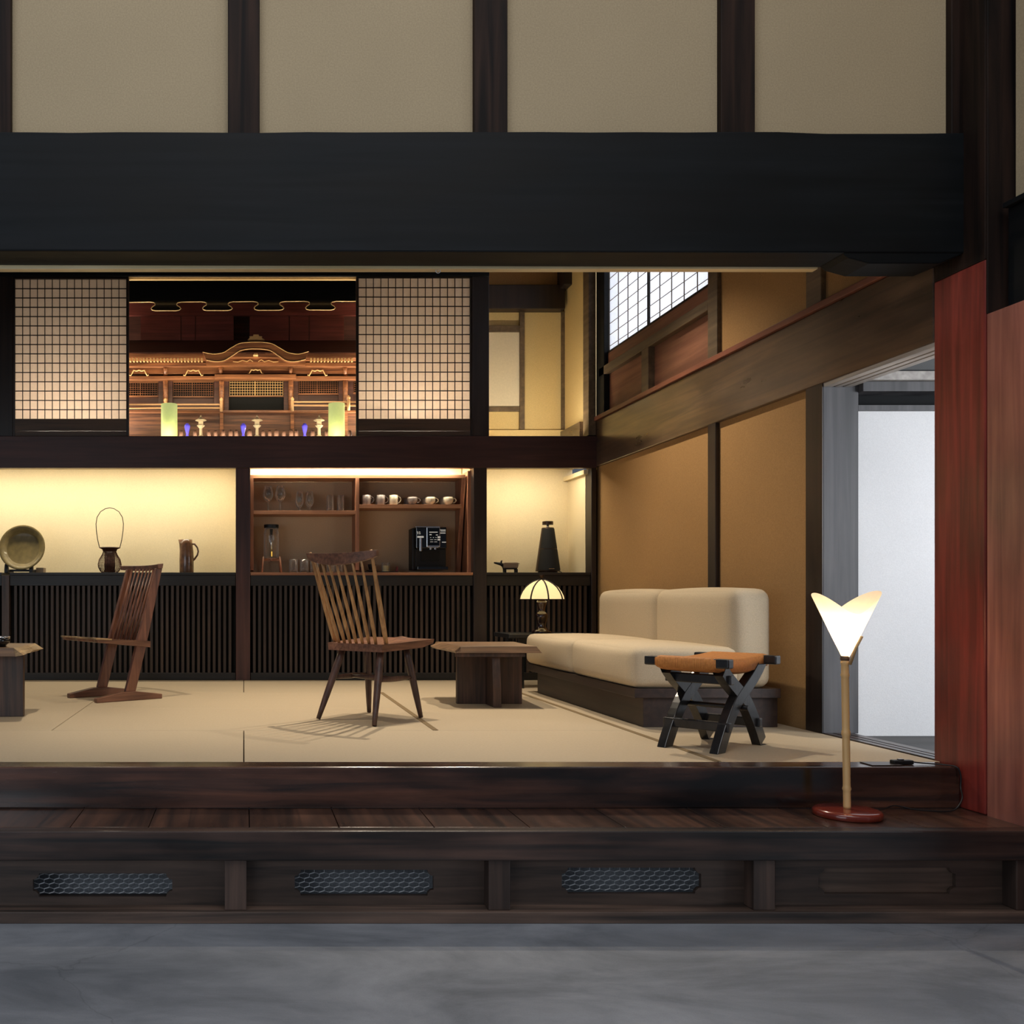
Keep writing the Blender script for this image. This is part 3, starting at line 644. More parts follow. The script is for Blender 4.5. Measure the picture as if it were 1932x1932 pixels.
# right side board leaning back towards its foot
a0, a1 = X(sx(1728), fd), X(sx(1757), fd); zt, zb_ = Z(sy(177), fd), CT+.001
MB().hexa([(a0, 7.97, zb_), (a1, 7.93, zb_), (a1, bd, zb_), (a0, bd, zb_), (a0, fd, zt), (a1, fd, zt), (a1, bd, zt), (a0, bd, zt)]).build('leaning_side_board', 'shelfwood_z', t, org=og, bevel=.001)
MB().box(X(sx(52), fd), X(sx(1757), fd), bd, bd+.015, CT+.001, Z(sy(177), fd)).build('back_panel', 'niche_brown', t, org=og)
tag(MB().box(X(sx(1772), fd), X(sx(1800), fd), 7.74, 8.0, CT, Z(sy(120), fd)).build('end_board', 'shelfwood_z', bevel=.002), 'tall reddish board standing right of the shelf unit', 'board')

# ------------------------------------------------------------------ glass and cups
def solid_wall(prof, th=.0014):
    inner = [(max(r-th, 0.0), z) for r, z in prof]
    return inner
def glass_thing(name, label, group, outer, inner):
    o = MB().lathe(outer+inner[::-1], n=20).build(name, 'glass', smooth=True)
    return tag(o, label, {'wine_glass': 'wine glass', 'flute_glass': 'glass'}.get(name, 'glass'), group)
sh1 = Z(sy(433), fd)+.0005; sh2 = Z(sy(385), fd)+.0005
wine_o = [(0, 0), (.034, 0), (.034, .002), (.006, .006), (.0035, .012), (.0035, .075), (.008, .085), (.028, .10), (.040, .125), (.041, .145), (.034, .180), (.027, .205)]
wine_i = [(0, .088), (.02, .098), (.0385, .125), (.0397, .145), (.0328, .180), (.0258, .205)]
flute_o = [(0, 0), (.03, 0), (.03, .002), (.006, .006), (.005, .022), (.010, .034), (.026, .055), (.031, .075), (.029, .11), (.0225, .160)]
flute_i = [(0, .038), (.02, .05), (.0297, .075), (.0277, .11), (.0213, .160)]
tall_o = [(0, 0), (.0235, 0), (.025, .002), (.025, .132)]; tall_i = [(0, .010), (.0235, .011), (.0238, .132)]
tumb_o = [(0, 0), (.033, 0), (.035, .003), (.035, .108)]; tumb_i = [(0, .014), (.0335, .015), (.0337, .108)]
def place(name, group, outer, inner, spots, z):
    first = None
    for (cpx, d, lab) in spots:
        loc = (X(sx(cpx), d) if d <= 7.84 else X(sx(cpx), 7.84), d, z)
        if first is None: first = glass_thing(name, lab, group, outer, inner); first.location = loc
        else: dup(first, loc, lab)
place('wine_glass', 'wine glasses on the upper left shelf', wine_o, wine_i,
      [(193, 7.83, 'front stemmed wine glass, leftmost on the shelf'), (290, 7.83, 'front stemmed wine glass, second from the left'),
       (193, 7.935, 'wine glass standing behind the leftmost wine glass'), (290, 7.935, 'wine glass standing behind the second wine glass')], sh1)
place('flute_glass', 'footed glasses on the upper left shelf', flute_o, flute_i,
      [(443, 7.83, 'front short-stemmed glass, left of the two'), (523, 7.83, 'front short-stemmed glass, right of the two'),
       (443, 7.93, 'short-stemmed glass behind the left one'), (523, 7.93, 'short-stemmed glass behind the right one')], sh1)
place('tall_glass', 'straight tall glasses on the upper left shelf', tall_o, tall_i,
      [(687, 7.83, 'front straight glass left of the shelf divider'), (770, 7.83, 'front straight glass next to the shelf divider'),
       (687, 7.93, 'straight glass behind the left straight glass'), (770, 7.93, 'straight glass behind the one next to the divider')], sh1)
place('tumbler', 'tumblers on the counter', tumb_o, tumb_i,
      [(395, 7.80, 'front tumbler beside the water dispenser'), (480, 7.80, 'front tumbler, second from the water dispenser'),
       (562, 7.80, 'front tumbler, third from the water dispenser'), (690, 7.80, 'tumbler seen between the chair spindles, left one'), (750, 7.80, 'tumbler seen between the chair spindles, right one'),
       (395, 7.90, 'back row tumbler nearest the water dispenser'), (480, 7.90, 'back row tumbler, second from the dispenser'),
       (562, 7.90, 'back row tumbler, third from the dispenser')], CT+.0005)
def mug(label, mat, loc, group):
    t = thing('mug', label, 'mug', loc, group=group)
    MB().lathe([(0, 0), (.030, 0), (.033, .004), (.034, .04), (.036, .078), (.0335, .078), (.031, .04), (.030, .008), (0, .007)], n=24).build('body', mat, t, smooth=True)
    pts = [(.030+.030*math.sin(a)*1.0, 0, .042+.026*math.cos(a)) for a in [math.pi*k/8 for k in range(9)]]
    MB().tube(pts, .0038, 7).build('handle', mat, t, smooth=True); return t
def teacup(label, mat, loc, group):
    t = thing('tea_cup', label, 'cup', loc, group=group)
    m = MB(); n = 32; prof = [(0, 0), (.018, 0), (.020, .006), (.032, .012), (.041, .028), (.042, .045), (.040, .062), (.038, .062), (.038, .045), (.036, .028), (.02, .012), (0, .01)]
    m.lathe(prof, n=n)
    for v in m.bm.verts:
        r = math.hypot(v.co.x, v.co.y)
        if r > .03:
            k = 1-.05*abs(math.sin(4*math.atan2(v.co.y, v.co.x))); v.co.x *= k; v.co.y *= k
    m.build('body', mat, t, smooth=True)
    pts = [(.036+.028*math.sin(a), 0, .036+.020*math.cos(a)) for a in [math.pi*k/8 for k in range(9)]]
    MB().tube(pts, .0035, 7).build('handle', mat, t, smooth=True); return t
for c, mt, lab in ((972, 'grey_pot', 'greyish mug next to the shelf divider'), (1085, 'grey_pot', 'grey mug, second from the shelf divider'), (1186, 'white_pot', 'cream mug, third from the shelf divider')):
    mug(lab, mt, (X(sx(c), 7.80), 7.80, sh2), 'mugs on the upper right shelf')
    mug(lab.replace('mug', 'mug in the back row behind the one', 1) if 0 else 'mug in the back row behind the '+lab, mt if c > 1100 else 'white_pot', (X(sx(c), 7.80), 7.895, sh2), 'mugs on the upper right shelf')
for c, mt, lab in ((1335, 'grey_pot', 'grey fluted tea cup beside the mugs'), (1478, 'white_pot', 'cream fluted tea cup between two tea cups'), (1620, 'white_pot', 'cream fluted tea cup at the right end of the shelf')):
    teacup(lab, mt, (X(sx(c), 7.80), 7.80, sh2), 'tea cups on the upper right shelf')
    teacup('back row tea cup behind the '+lab.replace('tea cup ', 'one ').replace(' of the shelf', ''), mt, (X(sx(c), 7.80)-.012, 7.90, sh2), 'tea cups on the upper right shelf')

# water dispenser
d = 7.83; og = (X(sx(218), d), d, CT+.0005)
t = thing('wooden_stand', 'small wooden stand under the glass water dispenser', 'stand', og)
for sx_, sy_ in ((-1, -1), (1, -1), (-1, 1), (1, 1)):
    MB().tube([(sx_*.078, sy_*.07, 0), (sx_*.066, sy_*.055, .13)], .008, 8).build('leg', 'shelfwood_z', t, smooth=True)
MB().box(-.066, .066, -.006, .006, .095, .11).box(-.006, .006, -.055, .055, .095, .11).build('cross_bar', 'shelfwood', t)
MB().lathe([(0, .11), (.062, .11), (.062, .118), (0, .118)], n=24).build('ring', 'shelfwood', t)
og2 = (og[0], og[1], CT+.119)
t = thing('water_dispenser', 'tall glass water dispenser with black lid and brass tap', 'water dispenser', og2)
MB().lathe([(0, 0), (.056, 0), (.062, .006), (.062, .20), (.056, .225), (.054, .245), (.052, .245), (.054, .225), (.059, .20), (.059, .010), (0, .008)], n=28).build('jar', 'glass', t, smooth=True)
MB().lathe([(0, .246), (.060, .246), (.060, .272), (0, .272)], n=28).build('lid', 'blackmat', t, bevel=.002)
MB().lathe([(0, .012), (.013, .012), (.013, .236), (0, .236)], n=14).build('infuser_tube', 'chrome', t, smooth=True)
MB().tube([(0, -.06, .035), (0, -.085, .035)], .009, 10).tube([(0, -.085, .05), (0, -.085, .012)], .007, 10).box(-.004, .004, -.09, -.08, .05, .07).build('tap', 'brass', t)

# tray with candle and cup
d = 7.83; og = (X(sx(1070), d), d, CT+.0005)
t = thing('serving_tray', 'dark red lacquered serving tray beside the coffee machine', 'tray', og)
MB().box(-.15, .15, -.085, .085, 0, .010).build('tray_board', 'blackglossy', t, bevel=.003)
for s_ in (-1, 1): MB().prism([(s_*.15, .0101), (s_*.128, .0101), (s_*.142, .052), (s_*.150, .052)], 'y', -.03, .03).build('tray_handle', 'redlac2', t)
o = MB().lathe([(0, 0), (.030, 0), (.0335, .003), (.034, .072), (.031, .072), (.030, .01), (0, .008)], n=24).build('glass_jar', 'glass', smooth=True); o.location = (X(sx(1125), d), d, CT+.0115)
tag(o, 'clear glass jar with pale filling on the tray', 'jar')
o = MB().lathe([(0, .0), (.0285, .0), (.0285, .048), (0, .048)], n=24).build('sugar_filling', 'candle', o)
t = thing('dark_cup', 'dark cup with pale rim on a saucer on the tray', 'cup', (X(sx(1015), d), d, CT+.0115))
MB().lathe([(0, .001), (.042, .004), (.05, .008), (.05, .010), (.04, .0075), (0, .006)], n=24).build('saucer', 'chrome', t, smooth=True)
MB().lathe([(0, .0105), (.022, .0105), (.032, .045), (.034, .058), (.031, .058), (.028, .04), (0, .02)], n=24).build('bowl', 'blackmat', t, smooth=True)

# coffee machine
d = 7.76
def kx(c): return X(770+c/18.4, d)
def kz(c): return Z(980+c/18.4, d)
og = (kx(800), 7.85, CT+.0005)
t = thing('coffee_machine', 'black automatic coffee machine with chrome framed control panel', 'coffee machine', og)
def kb(c0, c1, r0, r1, y0, y1, name, mat, bev=.002, m=None):
    mb = m or MB(); mb.box(kx(c0), kx(c1), y0, y1, kz(r1), kz(r0))
    return mb.build(name, mat, t, org=og, bevel=bev)
kb(280, 1350, 1010, 1752, 7.80, 7.97, 'lower_body', 'blackmat', .004)
kb(280, 1345, 270, 1010, 7.765, 7.97, 'upper_body', 'blackglossy', .006)
kb(165, 275, 290, 1752, 7.80, 7.96, 'water_tank', 'blackmat', .006)
kb(290, 1345, 1640, 1752, 7.71, 7.80, 'drip_tray', 'blackglossy', .003)
kb(265, 1110, 240, 270, 7.765, 7.9, 'chrome_lid_edge', 'chrome', .001)
o = kb(640, 1105, 270, 960, 7.752, 7.765, 'control_panel', 'chrome', .003)
mb = MB(); mb.box(kx(672), kx(1078), 7.7495, 7.7525, kz(910), kz(295)); c_ = mb.build('display', 'screen', o, org=og)
mb = MB()
for (a, b, r0, r1) in ((728, 1018, 432, 460), (735, 805, 515, 550), (955, 1025, 530, 555), (1012, 1110, 590, 648), (1012, 1105, 682, 730),
                       (755, 795, 625, 640), (850, 890, 625, 640), (940, 980, 625, 640), (755, 860, 775, 790), (895, 1000, 775, 790), (755, 855, 700, 715), (895, 985, 700, 715)):
    mb.box(kx(a), kx(b), 7.7485, 7.7494, kz(r1), kz(r0))
mb.build('button_markings', 'btn', o, org=og)
mb = MB()
for (a, b, r0, r1) in ((1110, 1305, 350, 372), (1130, 1305, 392, 415), (1120, 1300, 455, 488), (1180, 1320, 775, 805), (312, 340, 415, 450), (330, 350, 450, 515), (375, 425, 425, 450), (385, 430, 480, 510), (318, 545, 575, 635)):
    mb.box(kx(a), kx(b), 7.7625, 7.7649, kz(r1), kz(r0))
mb.build('front_lettering', 'btn', t, org=og)
kb(385, 458, 645, 1105, 7.735, 7.75, 'steam_wand', 'chrome', .002)
kb(700, 1030, 960, 985, 7.74, 7.79, 'spout_bracket', 'chrome', .001)
for c0, c1 in ((745, 805), (905, 965)): kb(c0, c1, 985, 1050, 7.745, 7.765, 'spout', 'chrome', .001)
kb(480, 1100, 1090, 1440, 7.789, 7.80, 'service_door', 'speakerfab', .001)

# ------------------------------------------------------------------ left niche objects
d = 7.90; sc = d/F
t = thing('plate_stand', 'black wooden stand holding the olive plate in the lit niche', 'plate stand', (X(40, d), d, CT+.0005))
for s_ in (-.1, .1):
    MB().prism([(-.10, 0), (.11, 0), (.11, .03), (.02, .03), (-.055, .022), (-.06, .068), (-.085, .072), (-.10, .03)], 'x', s_-.014, s_+.014).build('support', 'blackmat', t, bevel=.002)
MB().box(-.1, .1, -.01, .01, .012, .03).build('cross_bar', 'blackmat', t)
MB().box(.115, .175, .03, .13, .0, .045).build('rest_block', 'greywood_fig', t)
pl = MB().lathe([(0, .012), (.128, .010), (.136, .014), (.150, .040), (.170, .052), (.184, .058), (.188, .054), (.172, .044), (.156, .028), (.14, .002), (0, 0)], n=56).build('plate', 'olive', smooth=True)
pl.location = (X(45, d), d-.015, Z(1036, d)); pl.rotation_euler = (math.radians(78), 0, 0)
tag(pl, 'round olive-glazed plate propped up on the black stand', 'plate')
# handled basket
d = 7.88
t = thing('flower_basket', 'slender woven bamboo basket with tall looped handle', 'basket', (X(207, d), d, CT+.0005))
bp = [(0, 0), (.055, 0), (.075, .012), (.092, .045), (.095, .07), (.086, .11), (.062, .15), (.052, .175), (.060, .195), (.084, .205), (.080, .207), (.05, .18)]
prof = bp
ribs = MB()
for k in range(40):
    a = 2*math.pi*k/40
    ribs.tube([(r*math.cos(a), r*math.sin(a), z) for r, z in prof[1:10]], .0016, 4)
for k in range(16):
    z = .012+k*.0125; r = None
    for (r0, z0), (r1, z1) in zip(prof[1:10], prof[2:10]):
        if z0 <= z <= z1: r = r0+(r1-r0)*(z-z0)/(z1-z0)
    if r: ribs.tube([(r*math.cos(q*math.pi/14), r*math.sin(q*math.pi/14), z) for q in range(29)], .0013, 4, cap=False)
ribs.build('woven_body', 'basket', t)
MB().lathe([(0, .002), (.044, .002), (.044, .192), (.04, .192), (.04, .01), (0, .01)], n=20).build('inner_tube', 'basket_in', t, smooth=True)
MB().lathe([(.083, .203), (.083, .209), (.055, .196), (.052, .175), (.05, .175), (.053, .198), (.083, .203)], n=30).build('rim', 'basket_in', t, smooth=True)
hp = [(-.082, .205), (-.098, .27), (-.108, .34), (-.112, .40), (-.103, .455), (-.075, .50), (-.035, .525), (0, .532)]
hp = hp+[(-x, z) for x, z in hp[::-1][1:]]
MB().tube([(x, 0, z) for x, z in hp], .0035, 6).build('loop_handle', 'cane', t, smooth=True)
# jug
d = 7.85
t = thing('stoneware_jug', 'tall brown stoneware jug with a looped handle', 'jug', (X(352, d), d, CT+.0005))
m = MB().lathe([(0, 0), (.056, 0), (.058, .01), (.059, .12), (.056, .18), (.048, .235), (.046, .27), (.042, .27), (.044, .235), (.052, .18), (.053, .02), (0, .015)], n=32)
for v in m.bm.verts:
    if v.co.z > .20 and v.co.x < -.02: v.co.x -= .022*(v.co.z-.20)/.07*(1 if abs(v.co.y) < .02 else .2)
m.build('body', 'jug', t, smooth=True)
MB().tube([(.040, 0, .235), (.065, 0, .235), (.088, 0, .205), (.095, 0, .175), (.088, 0, .145), (.066, 0, .115), (.048, 0, .098)], [.009, .008, .007, .007, .007, .008, .009], 8).build('handle', 'jug', t, smooth=True)

# ------------------------------------------------------------------ speaker niche objects
d = 8.0
t = thing('speaker', 'dark conical loudspeaker with a flat cap in the right niche', 'speaker', (X(1033.5, d), d, CT+.0005))
MB().lathe([(0, 0), (.078, 0), (.080, .016), (.099, .018), (.098, .024), (.050, .372), (.047, .378), (0, .378)], n=48).build('body', 'bronze', t, smooth=False)
m = MB()
for k in range(24):
    a0 = math.radians(200+140*k/24); a1 = math.radians(200+140*(k+1)/24)
    for (r0, z0, r1, z1) in ((.0990, .026, .0752, .198), (.0742, .204, .0512, .370)):
        vs = [m.bm.verts.new((r*1.006*math.cos(a), r*1.006*math.sin(a), z)) for r, z, a in ((r0, z0, a0), (r0, z0, a1), (r1, z1, a1), (r1, z1, a0))]
        m.bm.faces.new(vs)
m.build('grille', 'speakerfab', t)
MB().lathe([(0, .378), (.016, .378), (.010, .392), (.010, .402), (0, .402)], n=16).build('neck', 'chrome', t, smooth=True)
MB().lathe([(0, .402), (.044, .402), (.044, .428), (.040, .431), (0, .431)], n=32).build('cap', 'bronze', t)
MB().box(-.022, .022, -.1015, -.0995, .034, .038).build('badge', 'chrome', t)
MB().tube([(.09, 0, .018), (.105, 0, .016), (.116, -.01, .003), (.12, -.02, .002)], .003, 6).build('power_lead', 'black_cord', t)
d = 7.82
t = thing('animal_figurine', 'small carved four-legged animal figurine with long snout', 'figurine', (X(962, d), d, CT+.0005))
MB().box(-.055, .055, -.022, .022, .028, .05).build('belly', 'blackmat', t, bevel=.006)
MB().prism([(-.058, .038), (-.058, .072), (-.05, .084), (.058, .084), (.066, .07), (.058, .038)], 'y', -.028, .028).build('back', 'greywood_fig', t, bevel=.006)
for a in (-.052, .04):
    for b in (-.024, .008): MB().box(a, a+.018, b, b+.016, 0, .03).build('leg', 'blackmat', t, bevel=.002)
MB().tube([(-.052, 0, .06), (-.075, 0, .072), (-.128, 0, .083)], [.016, .013, .006], 8).build('head', 'blackmat', t, smooth=True)
for b in (-.01, .01): MB().tube([(-.072, b, .08), (-.066, b*1.6, .102)], [.006, .002], 6).build('ear', 'blackmat', t, smooth=True)
MB().tube([(.06, 0, .08), (.074, 0, .078), (.078, 0, .07)], [.004, .003, .001], 6).build('tail', 'greywood_fig', t)

# ------------------------------------------------------------------ alcove behind the upper openings
AF = 1.925
struct('floor_alcove', MB().box(-2.9, X(905, BK), 7.712, 8.9, AF-.02, AF), 'shrine_dark', 'dark floor of the altar alcove', 'floor', 0)
struct('wall_alcove_back', MB().box(-2.9, X(905, BK), 8.72, 8.78, AF, 3.62), 'shrine_dark', 'dark back wall of the altar alcove', 'wall', 0)
struct('wall_alcove_side', MB().box(X(905, BK)-.02, X(905, BK), 7.79, 8.9, AF, 3.62), 'plaster_yel', 'partition between the altar and the yellow alcove', 'wall', 0)
def screen(fx0, fx1, gx0, gx1, gy0, gy1, label):
    d0 = 7.662; og = (X((fx0+fx1)/2, BK), d0, 1.935)
    t = thing('paper_screen', label, 'paper screen', og, group='sliding paper screens above the back beam')
    a, b, ga, gb = X(fx0, BK), X(fx1, BK), X(gx0, BK), X(gx1, BK); z0, z1 = Z(gy1, BK), Z(gy0, BK)
    m = MB(); m.box(a, ga, d0, d0+.026, 1.935, 3.19); m.box(gb, b, d0, d0+.026, 1.935, 3.19); m.box(ga, gb, d0, d0+.026, z1, 3.19)
    m.build('frame', 'post_dark', t, org=og, bevel=.001)
    m = MB().box(ga, gb, d0, d0+.026, 1.975, z0).box(ga, gb, d0+.003, d0+.024, 1.935, 1.974); m.build('bottom_rail', 'brownwood_x', t, org=og, bevel=.001)
    MB().box(ga, gb, d0+.018, d0+.0195, z0, z1).build('paper', 'shoji', t, org=og)
    m = MB()
    for k in range(1, 15): x = ga+(gb-ga)*k/15; m.box(x-.0024, x+.0024, d0+.006, d0+.0178, z0, z1)
    for k in range(1, 15): z = z0+(z1-z0)*k/15; m.box(ga, gb, d0+.006, d0+.0176, z-.0028, z+.0028)
    m.build('lattice', 'lattice', t, org=og)
screen(20, 243, 28, 238, 526, 790, 'left paper screen with fine square lattice beside the altar')
screen(672, 892, 677, 887, 524, 790, 'right paper screen with fine square lattice beside the altar')
area('alcove_strip_left', (X(130, BK), 8.15, AF+.03), .9, .05, 34.0, (1, .86, .70), (0, -.6, 1))
area('alcove_strip_right', (X(780, BK), 8.15, AF+.03), .9, .05, 34.0, (1, .85, .68), (0, -.6, 1))
area('alcove_strip_middle', (X(457, BK), 8.02, AF+.02), 1.7, .02, 1.6, (1, .85, .62), (0, .8, 1))
area('alcove_strip_front', (X(457, BK), 7.745, AF+.01), 1.7, .02, 7.5, (1, .84, .60), (0, .55, 1))
area('altar_eave_strip', (X(457, BK), 7.98, 2.36), 1.7, .03, 5, (1, .80, .52), (0, 1, .35))

# household altar shaped like a shrine front
D0 = 8.25
def ax(c, d=D0): return X(230+c/4.2, d)
def az(c, d=D0): return Z(500+c/4.2, d)
og = (ax(957), 8.3, AF+.001)
t = thing('household_altar', 'carved and gilded household altar shaped like a shrine front', 'altar', og)
def ab(c0, c1, r0, r1, y0, y1, name, mat, bev=.002, par=None, d=None, kind=None):
    d = d or y0
    o = MB().box(ax(c0, d), ax(c1, d), y0, y1, az(r1, d), az(r0, d)).build(name, mat, par or t, org=og, bevel=bev); return o
ab(20, 1900, 1165, 1420, 8.28, 8.32, 'base_board', 'shrine_mid')
ab(20, 1900, 1150, 1168, 8.24, 8.30, 'base_moulding', 'shrine_wood')
for c in (790, 1350, 1775): ab(c-14, c+14, 1168, 1410, 8.265, 8.279, 'base_stile', 'shrine_wood')
ab(20, 1900, 905, 1165, 8.40, 8.44, 'inner_wall', 'shrine_dark')
# posts
for c in (345, 790, 1340, 1772):
    o = MB().tube([(ax(c, 8.30), 8.31, az(1160, 8.30)), (ax(c, 8.30), 8.31, az(800, 8.30))], .022, 12).build('round_post', 'shrine_wood', t, org=og, smooth=True)
for c in (345, 783, 1337, 1770):
    o = MB().tube([(ax(c, 8.24), 8.25, az(862, 8.24)), (ax(c, 8.24), 8.25, az(800, 8.24))], [.012, .021], 12).build('post_capital', 'shrine_wood', t, org=og, smooth=True)
# lattice windows
for c0, c1, r0, r1, nx in ((30, 280, 935, 1035, 13), (410, 722, 930, 1040, 17), (855, 1275, 910, 1035, 21), (1405, 1708, 918, 1018, 17), (1840, 1900, 915, 1010, 4)):
    d = 8.36
    o = ab(c0, c1, r0, r1, d+.01, d+.014, 'lattice_window', 'void', 0)
    m = MB(); a, b, z0, z1 = ax(c0, d), ax(c1, d), az(r1, d), az(r0, d)
    for k in range(nx+1):
        x = a+(b-a)*k/nx; w = .004 if k == nx//2 else .0015; m.box(x-w, x+w, d-.002, d+.006, z0, z1)
    for k in range(7): z = z0+(z1-z0)*k/6; m.box(a, b, d-.003, d+.004, z-.0014, z+.0014)
    m.build('grid_bars', 'gold' if nx == 21 else 'shrine_wood', o, org=og)
    MB().box(a-.012, b+.012, d-.008, d+.01, z0-.012, z0-.002).box(a-.012, b+.012, d-.008, d+.01, z1+.002, z1+.012).build('window_rail', 'shrine_wood', o, org=og)
for c0, c1 in ((280, 410), (722, 855), (1275, 1405), (1708, 1840)):
    ab(c0+8, c1-8, 905, 1160, 8.35, 8.40, 'wall_panel', 'shrine_dark')
ab(815, 1308, 1042, 1163, 8.385, 8.395, 'doorway', 'void')
# beams
ab(20, 1900, 880, 905, 8.26, 8.34, 'lower_beam', 'shrine_wood'); ab(735, 1380, 866, 900, 8.22, 8.26, 'door_lintel', 'shrine_wood')
ab(20, 1900, 805, 862, 8.28, 8.36, 'main_beam', 'shrine_wood')
ab(20, 1900, 772, 804, 8.22, 8.36, 'bracket_beam', 'shrine_wood'); ab(20, 1900, 700, 735, 8.10, 8.36, 'eave_board', 'shrine_wood')
k = 0; m = MB(); c = 60
for c in range(70, 1850, 27):
    if 640 < c < 1480: continue
    o = MB().box(ax(c-9, 8.12), ax(c+4, 8.12), 8.10, 8.14, az(768, 8.12), az(740, 8.12)).build('rafter', 'gold', t, org=og, bevel=.002)
# frog-leg carvings
def arc_carve(cc, rr, s=1.0):
    pts = [(-78, 25), (-66, 30), (-56, 14), (-44, -12), (-20, -6), (0, -14), (20, -6), (44, -12), (56, 14), (66, 30), (78, 25)]
    MB().tube([(ax(cc+p[0]*s, 8.24), 8.245, az(rr+p[1]*s, 8.24)) for p in pts], .0055, 6, smooth if 0 else None).build('frog_leg_carving', 'gold', t, org=og, smooth=True)
for cc in (135, 565, 1550): arc_carve(cc, 845)
arc_carve(1060, 838, .8)
# railings
for r in (1105, 1132):
    ab(20, 778, r-6, r+6, 8.14, 8.155, 'railing', 'rail_gilt', .001, d=8.14); ab(1362, 1900, r-20-6, r-20+6, 8.14, 8.155, 'railing', 'rail_gilt', .001, d=8.14)
for c, r0, r1 in ((345, 1050, 1160), (788, 1045, 1160), (1350, 1040, 1156), (1797, 1028, 1150)):
    d = 8.13; z1, z0 = az(r0, d), az(r1, d); h = z1-z0; s = h/.115
    MB().lathe([(0, 0), (.013, 0), (.013, h*.70), (.011, h*.72), (.015, h*.76), (.016, h*.84), (.008, h*.94), (0, h)], c=(ax(c, d), d+.006, z0), n=12).build('newel_post', 'rail_gilt', t, org=og, smooth=True)
# curved gable
TOP = [(640, 690), (720, 705), (800, 695), (860, 660), (930, 622), (1000, 613), (1060, 611), (1120, 613), (1190, 624), (1255, 660), (1320, 695), (1400, 705), (1480, 685)]
BOT = [(668, 752), (740, 765), (810, 757), (870, 722), (935, 680), (1000, 666), (1060, 664), (1120, 667), (1180, 680), (1245, 722), (1300, 757), (1370, 765), (1455, 748)]
def smoothline(p, n=4):
    out = []
    for i in range(len(p)-1):
        p0, p1, p2, p3 = p[max(i-1, 0)], p[i], p[i+1], p[min(i+2, len(p)-1)]
        for k in range(n):
            u = k/n; out.append(tuple(.5*((2*p1[j])+(-p0[j]+p2[j])*u+(2*p0[j]-5*p1[j]+4*p2[j]-p3[j])*u*u+(-p0[j]+3*p1[j]-3*p2[j]+p3[j])*u**3) for j in (0, 1)))
    return out+[p[-1]]
d = 8.06
tp = [(ax(a, d), az(b, d)) for a, b in smoothline(TOP)]; bt = [(ax(a, d), az(b, d)) for a, b in smoothline(BOT)]
gr = MB().band(tp, bt, 'y', d, 8.22).build('curved_gable', 'shrine_wood', t, org=og)
MB().tube([(p[0], d-.002, p[1]) for p in tp], .003, 6).build('gilded_upper_edge', 'gold', gr, org=og)
MB().tube([(p[0], d-.002, p[1]) for p in bt], .003, 6).build('gilded_lower_edge', 'gold', gr, org=og)
tb = [(ax(a, 8.12), az(b, 8.12)) for a, b in smoothline(BOT)]
MB().band(tb, [(p[0], az(790, 8.12)) for p in tb], 'y', 8.12, 8.16).build('gable_board', 'shrine_wood', gr, org=og)
m = MB()
for s_ in (-1, 1):
    pts = [(12, 700), (30, 690), (38, 705), (25, 715), (45, 725), (80, 700), (110, 695), (140, 705), (165, 725), (190, 735)]
    m.tube([(ax(1060+s_*p[0], 8.11), 8.112, az(p[1], 8.11)) for p in pts], .0035, 6)
    pts = [(20, 765), (45, 750), (70, 765), (105, 755), (140, 768), (180, 765)]
    m.tube([(ax(1060+s_*p[0], 8.11), 8.112, az(p[1], 8.11)) for p in pts], .003, 6)
m.build('cloud_carving', 'gold', gr, org=og)
MB().lathe([(0, 0), (.02, .0), (.022, .012), (.012, .03), (0, .034)], c=(ax(1060, 8.1), 8.1, az(725, 8.1)), n=12).build('centre_boss', 'gold', gr, org=og, smooth=True)
MB().prism([(ax(a, 8.08), az(b, 8.08)) for a, b in ((995, 592), (1015, 575), (1010, 565), (1040, 562), (1042, 550), (1084, 550), (1086, 562), (1112, 565), (1108, 578), (1133, 592))], 'y', 8.08, 8.12).build('ridge_ornament', 'gold', t, org=og, bevel=.002)
# roof slope and dark boards above
MB().hexa([(ax(20, 8.08), 8.08, az(698, 8.08)), (ax(1900, 8.08), 8.08, az(698, 8.08)), (ax(1900, 8.45), 8.45, az(600, 8.45)), (ax(20, 8.45), 8.45, az(600, 8.45)),
           (ax(20, 8.08), 8.08, az(692, 8.08)), (ax(1900, 8.08), 8.08, az(692, 8.08)), (ax(1900, 8.45), 8.47, az(592, 8.45)), (ax(20, 8.45), 8.47, az(592, 8.45))]).build('eave_roof', 'shrine_dark', t, org=og)
for c0, c1 in ((148, 465), (472, 580), (587, 885), (1012, 1322), (1330, 1480), (1487, 1760)):
    ab(c0, c1, 405, 597, 8.46, 8.48, 'upper_panel', 'shrine_red', .001)
ab(20, 1900, 300, 400, 8.44, 8.47, 'upper_fascia', 'shrine_red', .001)
# black lacquer valance with gilded keyhole edge
d = 8.0; curve = [(20, 297)]
P_ = [(222, 293), (250, 297), (262, 303), (262, 318), (240, 332), (232, 345), (238, 356), (262, 362), (430, 362), (455, 357), (467, 347), (458, 333), (437, 320), (433, 308), (445, 298), (475, 293)]
for k in range(4):
    curve += [(a+408*k, b-(k*2)) for a, b in P_]
curve += [(1920, 288)]
pts = [(ax(a, d), az(b, d)) for a, b in curve]
poly = pts+[(pts[-1][0], 3.62), (pts[0][0], 3.62)]
v_ = MB().prism(poly, 'y', d, d+.02).build('lacquer_valance', 'blackglossy', normals=True)
tag(v_, 'black lacquered valance with gilded keyhole edge over the altar', 'valance')
MB().tube([(p[0], d-.002, p[1]) for p in pts], .004, 6).build('gilded_edge', 'gold_line', v_, smooth=True)

